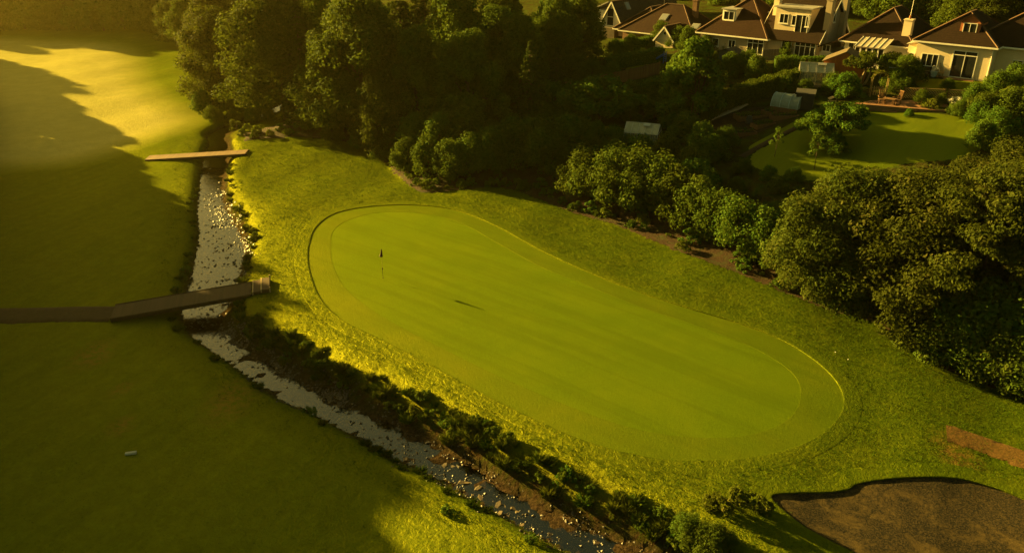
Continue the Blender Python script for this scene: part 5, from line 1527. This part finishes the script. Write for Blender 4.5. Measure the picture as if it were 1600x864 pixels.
o = link('climber', np_mesh('climber', v, f, M['leaf_gold'], False, r), g); o['kind'] = 'stuff'
# low retaining wall of bricks
A_, B_ = G(1318, 174), G(1480, 176); d = B_[:2] - A_[:2]; L = float(np.hypot(*d)); g = thing('retaining_wall', 'low brick retaining wall with steps above the large lawn', 'wall', (A_[0], A_[1], min(A_[2], B_[2])), math.atan2(d[1], d[0]))
MB().box(0, L, .05, .35, -.5, .8).build('core', 'wall_brick', g)
blk = MB().box(-.28, .28, -.05, .05, 0, .19).mesh('brick', 'wall_brick')
for rr_ in range(4):
    for i in range(int(L / .6)):
        o = link('brick', blk, g); o.location = (.3 + i * .6 + (.3 if rr_ % 2 else 0), .03 + random.uniform(-.012, .012), rr_ * .2)
MB().box(-.05, L + .05, -.04, .42, .803, .88).build('coping', 'paving', g)
for k in range(3): MB().box(L * .38, L * .38 + 1.4, -.9 + k * .3, .0, -.3 + k * .2, .0 + k * .2 + .02).build('step', 'paving', g)
# hedges
def hedge(name, pts, w, hh, label, mat='leaf_hedge', leaf=.10, dens=260, arch=False):
    P3 = [np.array(p, float) for p in pts]; g = thing(name, label, 'hedge', P3[0]); C, N = [], []; core = MB(); o0 = P3[0]
    for a, b in zip(P3[:-1], P3[1:]):
        d = b - a; L = np.linalg.norm(d[:2]); u = d / max(L, 1e-6); sd = np.array((-u[1], u[0], 0)); n = int(dens * L * (hh * 2 + w))
        k = RNG.random(n) * (2 * hh + w); t = RNG.random(n); base_ = a + d * t[:, None] - o0
        side_ = np.where(k < hh, -w / 2, np.where(k < 2 * hh, w / 2, (k - 2 * hh) - w / 2)); zz = np.where(k < hh, k, np.where(k < 2 * hh, k - hh, hh))
        wob = .07 * np.sin(3 * t * L + a[0]) + RNG.normal(0, .05, n)
        C.append(base_ + sd * (side_ * (1 + wob))[:, None] + np.c_[np.zeros((n, 2)), np.maximum(.03, zz * (1 + wob * .6))])
        nn_ = np.where((k < hh)[:, None], -sd, np.where((k < 2 * hh)[:, None], sd, np.array((0, 0, 1.)))); N.append(nn_ + RNG.normal(0, .55, (n, 3)))
        q = [a - o0 + sd * s_ * w * .42 for s_ in (-1, 1)] + [b - o0 + sd * s_ * w * .42 for s_ in (1, -1)]
        core.add([(*p[:2], p[2] - .3) for p in q] + [(*p[:2], p[2] + hh * .9) for p in q], [(3, 2, 1, 0), (4, 5, 6, 7), (0, 1, 5, 4), (1, 2, 6, 5), (2, 3, 7, 6), (3, 0, 4, 7)])
    c = np.vstack(C); v, f, r = leaves(c, np.vstack(N), leaf)
    link('foliage', np_mesh('foliage', v, f, M[mat], False, r), g); core.build('inner_block', M['leaf_dark'], g)  # the inner part is a solid leaf-coloured block filling the hedge
    return g
def gp3(px, py): return G(px, py)
hedge('long_hedge', [gp3(1098, 192), gp3(1118, 178), gp3(1140, 168), gp3(1170, 158), gp3(1205, 148), gp3(1244, 138)], 1.3, 2.1, 'long clipped hedge with sunlit top running up from the tall garden tree', dens=110)
hedge('clipped_hedge', [gp3(1208, 116), gp3(1232, 114), gp3(1258, 116)], 1.2, 1.9, 'squared clipped hedge behind the long hedge', dens=120)
hedge('clipped_hedge', [gp3(1262, 104), gp3(1290, 104)], 1.2, 1.1, 'low clipped hedge left of the orange shed', 'leaf_fresh', dens=140)
hedge('clipped_hedge', [gp3(945, 112), gp3(975, 104), gp3(1010, 98), gp3(1036, 94)], 1.6, 1.6, 'broad clipped hedge above the shaded upper lawn', 'leaf_fresh', dens=90)
hedge('clipped_hedge', [gp3(968, 78), gp3(1000, 74), gp3(1030, 70)], 1.6, 1.3, 'high clipped hedge below the brown house', 'leaf_fresh', dens=90)
hedge('clipped_hedge', [gp3(1545, 176), gp3(1568, 168), gp3(1590, 160)], 1.5, 1.5, 'golden topped hedge at the right end of the lattice panels', 'leaf_gold', dens=110)
hedge('clipped_hedge', [gp3(1372, 108), gp3(1405, 108)], 1.3, 1.7, 'dark clipped hedge in front of the flat roofed outbuilding', 'leaf_dark', dens=110)
# garden trees and shrubs
place(GARDEN, Gx(1080, 190), 'tall multi-stemmed tree rising in the middle gardens', 'garden trees', 1.0, 1.05)
place(GARDEN, Gx(1058, 178), 'slender multi-stemmed tree just left of the tall garden tree', 'garden trees', .8)
place(GARDEN, Gx(1100, 170), 'slender multi-stemmed tree just right of the tall garden tree', 'garden trees', .75)
place(APPLE, Gx(936, 202), 'round apple tree with dark trunk left of the pale greenhouse', 'fruit trees', 1.55)
place(APPLE, Gx(868, 196), 'round apple tree at the edge of the wood', 'fruit trees', 1.4)
place(APPLE, Gx(1312, 222), 'spreading apple tree on the large lawn', 'fruit trees', 1.05)
place(APPLE, Gx(1278, 222), 'smaller apple tree just left of the spreading one on the lawn', 'fruit trees', .85)
place(SAPLING, Gx(1210, 246), 'thin young sapling alone on the large lawn', 'saplings', 1.0)
place(SAPLING, Gx(1272, 266), 'dark leaved young tree in front of the apple trees', 'saplings', 1.25)
place(SHRUB2, Gx(1300, 240), 'soft green bush under the spreading apple tree', None, .7)
def trunky():
    g = make_tree('pollarded_tree', 'low tree with two pale twisted trunks beside the orange shed', 'tree', 'leaf_oak', 3.6, 1.7, 1.9, 40, 90, .12, .04, limbs=2)
    p = G(1346, 134); g.location = p
    MB().tube([(-.2, 0, -.2), (-.1, .05, .8), (.1, 0, 1.5), (0, .1, 2.6)], [.16, .13, .11, .06], 7).tube([(.15, 0, -.2), (.55, 0, .7), (.75, .05, 1.5), (.6, 0, 2.5)], [.15, .12, .1, .05], 7).build('trunk', 'pale_bark', g, True)
trunky()
SG = 'leafy garden shrub'
SPOTS = [(905,130,1.0,SHRUB3,'left of the brown board fence'),(925,124,.9,SHRUB,'just above the brown board fence end'),(955,130,.9,SHRUB3,'against the brown board fence'),
 (1045,150,1.0,SHRUB3,'at the foot of the tall garden tree'),(1015,160,1.0,SHRUB,'below the brown board fence'),(985,170,1.1,SHRUB3,'right of the round apple tree'),(960,182,.9,SHRUB,'beside the round apple tree trunk'),
 (1020,185,.8,SHRUB2,'above the pale greenhouse'),(985,192,.7,SHRUB,'behind the pale greenhouse'),(1050,205,.8,SHRUB2,'right of the pale greenhouse'),(1075,220,1.0,SHRUB,'right of the brick cold frame'),
 (1110,250,1.0,SHRUB2,'at the left end of the large lawn'),(1130,232,.8,SHRUB,'at the lower corner of the vegetable plot'),(1095,240,1.1,SHRUB3,'between the cold frame and the large lawn'),(960,236,.9,SHRUB,'in front of the pale greenhouse'),
 (930,232,1.0,SHRUB3,'left of the pale greenhouse'),(1140,120,1.0,SHRUB3,'below the blue grey shed'),(1165,112,.9,SHRUB,'right of the blue grey shed'),(1180,125,1.0,SHRUB3,'behind the long hedge'),(1105,120,1.0,SHRUB3,'left of the blue grey shed'),
 (1180,88,.7,SHRUB2,'below the house with white dormer'),(1105,85,1.0,SHRUB2,'in front of the house with white dormer'),(1130,82,.9,SHRUB2,'beside the cream outhouse'),(1060,72,1.0,SHRUB2,'below the small cream gable'),
 (1035,66,1.0,SHRUB,'below the long brown house'),(1075,80,1.1,SHRUB3,'left of the cream outhouse'),(1318,152,1.0,SHRUB2,'dark dome beside the garden arch'),(1300,146,.8,SHRUB,'in front of the larger greenhouse'),
 (1255,150,.7,SHRUB2,'left of the dark dome shrub'),(1225,148,.7,SHRUB,'against the upper end of the long hedge'),(1398,142,.8,SHRUB,'right of the garden arch'),(1418,130,1.0,SHRUB3,'at the corner of the bungalow lawn'),
 (1408,118,.8,SHRUB,'at the left corner of the bungalow'),(1432,118,.5,SHRUB2,'on the bungalow terrace under the window'),(1466,116,.5,SHRUB2,'beside the patio door of the bungalow'),
 (1560,150,.9,SHRUB,'right of the bungalow lawn'),(1585,140,1.0,SHRUB2,'at the right edge below the bungalow wing'),(1570,190,1.1,SHRUB3,'behind the dense right-hand tree'),(1535,185,.9,SHRUB,'below the golden topped hedge'),
 (1520,162,.8,SHRUB2,'at the right end of the lattice panels'),(1600,190,1.2,SHRUB3,'cut by the right edge below the bungalow'),(1440,162,.5,SHRUB,'in front of the left lattice panel'),(1470,163,.4,SHRUB3,'in front of the middle lattice panel'),
 (1230,92,.8,SHRUB3,'behind the squared clipped hedge'),(985,88,1.0,SHRUB3,'between the two clipped hedges'),(960,92,.9,SHRUB3,'left of the two clipped hedges'),(1160,270,.5,SHRUB,'at the lower left of the large lawn'),
 (1240,285,.5,SHRUB,'along the lower edge of the large lawn'),(1200,280,.5,SHRUB2,'below the thin young sapling'),(1150,300,.5,SHRUB3,'between hedge and large lawn'),(1215,300,.5,SHRUB,'under the lower edge of the large lawn'),
 (1040,258,1.1,SHRUB3,'between the hedge and the cold frame'),(1000,256,1.0,SHRUB,'between the hedge and the pale greenhouse'),(960,262,1.0,SHRUB3,'above the leftmost hedge shrubs'),(1080,280,1.1,SHRUB,'above the middle hedge shrubs'),
 (1500,182,.6,SHRUB,'at the upper right rim of the large lawn'),(1528,192,.8,SHRUB2,'at the right rim of the large lawn'),(1556,212,.9,SHRUB,'behind the two big hedge trees'),(1530,232,.9,SHRUB3,'beyond the big dense tree'),(1345,180,.35,SHRUB,'at the foot of the retaining wall, left'),(1420,182,.3,SHRUB2,'at the foot of the retaining wall, middle'),
 (1480,140,.45,SHRUB2,'on the front edge of the bungalow lawn')]
for a, b, s_, pr, w in SPOTS: place(pr, Gx(a, b), '%s %s' % (SG, w), 'garden shrubs', s_ * .9)
place(GOLD, Gx(1456, 172), 'golden green rounded bush on the retaining wall', 'golden bushes', 1.2)
place(GOLD, Gx(1188, 88), 'golden bush in the flower bed below the hipped houses', 'golden bushes', 1.3)
place(GOLD, Gx(1200, 90), 'golden bush beside the cream tarpaulin', 'golden bushes', 1.1)
fb = make_tree('flower_bush', 'bush of white flowers in front of the right lattice panel', 'bush', 'petal', .9, .8, .1, 26, 26, .06, .03, crown_name='flowers', trunk_name='stem', limbs=4, multi=2, first=.05); fb.children[0]['kind'] = 'stuff'; fb.location = G(1490, 166)
# furniture on the terraces
def chair(px, py, rz, label, mat='cane'):
    g = thing('garden_chair', label, 'chair', terr(px, py), rz); g.location.z += .06
    for x in (-.25, .25):
        for y in (-.25, .25): MB().box(x - .03, x + .03, y - .03, y + .03, -.05, .42).build('leg', mat, g)
    MB().box(-.3, .3, -.3, .3, .423, .47).build('seat', mat, g)
    for k in range(5): MB().bar((-.24 + k * .12, .28, .48), (-.24 + k * .12, .46, 1.35), .07, .03).build('back_slat', mat, g)
    MB().bar((-.3, .44, 1.33), (.3, .44, 1.33), .05, .06).build('top_rail', mat, g)
    for x in (-.32, .32): MB().bar((x, -.28, .68), (x, .34, .72), .06, .04).build('armrest', mat, g)
chair(1530, 124, HA, 'tall slatted wooden chair on the bungalow terrace right of the patio door')
chair(1468, 121, HA + .3, 'slatted wooden chair on the bungalow terrace left of the patio door')
chair(1376, 163, HA + .5, 'red brown garden chair on the seating area, left one', 'wood'); chair(1400, 164, HA - .6, 'red brown garden chair on the seating area, right one', 'wood')
g = thing('garden_table', 'red brown garden table on the seating area between two chairs', 'table', terr(1388, 166), HA); g.location.z += .06
for k in range(6): MB().box(-.6, .6, -.42 + k * .14, -.30 + k * .14, .68, .72).build('slat', 'wood', g)
for x in (-.5, .5):
    for y in (-.35, .35): MB().box(x - .035, x + .035, y - .035, y + .035, -.05, .678).build('leg', 'wood', g)
g = thing('garden_bench', 'dark garden bench against the bungalow wall under the window', 'bench', terr(1440, 119), HA); g.location.z += .06
for k in range(3): MB().box(-.8, .8, -.2 + k * .15, -.08 + k * .15, .42, .46).build('seat_slat', 'pole_dark', g); MB().box(-.8, .8, .28, .31, .55 + k * .15, .66 + k * .15).build('back_slat', 'pole_dark', g)
for x in (-.7, .7): MB().box(x - .04, x + .04, -.2, .3, -.05, .418).build('leg', 'pole_dark', g); MB().box(x - .04, x + .04, .312, .36, -.05, 1.0).build('back_post', 'pole_dark', g)
g = thing('flower_pot', 'dark green pot with white blooms on the bungalow terrace', 'flower pot', terr(1458, 121)); g.location.z += .05
MB().tube([(0, 0, -.05), (0, 0, .1), (0, 0, .55), (0, 0, .58)], [.25, .28, .40, .42], 12).build('pot', 'bin_plastic', g, True)
v, f, r, cs = crown_round(1.2, .45, .5, 14, 26, .08); link('blooms', np_mesh('blooms', v, f, M['petal'], False, r), g)
g = thing('bird_table', 'small bird table on a dark post beside the brown lawn path', 'bird table', terr(1297, 182)); MB().tube([(0, 0, -.2), (0, 0, 1.5)], [.05, .045], 7).build('post', 'pole_dark', g); MB().box(-.4, .4, -.3, .3, 1.501, 1.56).build('tray', 'cane', g); MB().slab([(-.45, -.35, 1.8), (0, -.35, 2.02), (0, .35, 2.02), (-.45, .35, 1.8)], .03).slab([(0, -.35, 2.021), (.45, -.35, 1.801), (.45, .35, 1.801), (0, .35, 2.021)], .03).build('roof', 'cane', g)
for q in (-.35, .35): MB().box(q - .02, q + .02, -.02, .02, 1.561, 1.83).build('upright', 'cane', g)
g = thing('swing_frame', 'pale tubular swing frame behind the garden arch', 'swing frame', terr(1386, 132), HA); MB().tube([(-.9, 0, -.1), (-.8, 0, 1.75), (.8, 0, 1.85), (.9, 0, -.1)], [.04] * 4, 7).build('frame', 'bin_plastic', g)
MB().tube([(-.2, 0, 1.8), (-.2, 0, .5)], [.012, .012], 5).tube([(.25, 0, 1.8), (.25, 0, .5)], [.012, .012], 5).build('rope', 'cane', g); MB().box(-.28, .33, -.12, .12, .47, .5).build('seat', 'wood', g)
g = thing('play_tent', 'bright blue plastic slide frame on the shaded upper lawn', 'slide', terr(1032, 98), HA)
g.name = 'garden_slide'
MB().slab([(-1.0, -.3, .1), (.6, -.3, 1.1), (.6, .3, 1.1), (-1.0, .3, .1)], .06).build('chute', 'blue_plastic', g)
for y in (-.3, .3): MB().bar((-1.0, y, .2), (.6, y, 1.2), .05, .18).build('side_rail', 'blue_plastic', g); MB().bar((.6, y, -.1), (.6, y, 1.5), .07).build('upright', 'blue_plastic', g)
for k in range(4): MB().bar((.62, -.3, .25 + k * .28), (.62, .3, .25 + k * .28), .05).build('rung', 'blue_plastic', g)
for i, a in enumerate((1222, 1234, 1246)):
    g = thing('bean_canes', 'pale bean canes beside the larger greenhouse, %s of three' % ('left', 'middle', 'right')[i], 'canes', terr(a, 142), 0, 'bean canes')
    MB().tube([(-.12, 0, -.2), (.05, 0, 2.0)], [.025, .02], 6).tube([(.2, 0, -.2), (.03, 0, 2.02)], [.025, .02], 6).build('cane', 'cane', g)

# ================================================================== HAZE
t = NT('warm_haze')
pv = t.n('ShaderNodeVolumePrincipled')
pv.inputs['Color'].default_value = (1.0, .84, .22, 1)
pv.inputs['Density'].default_value = .00012
pv.inputs['Anisotropy'].default_value = .8
t.l(pv.outputs[0], t.out.inputs['Volume'])
hzb = MB().box(-470, 470, -60, 700, -5.5, 36).build('haze', t.m)
hzb['kind'] = 'stuff'; hzb['label'] = 'thin warm evening haze'
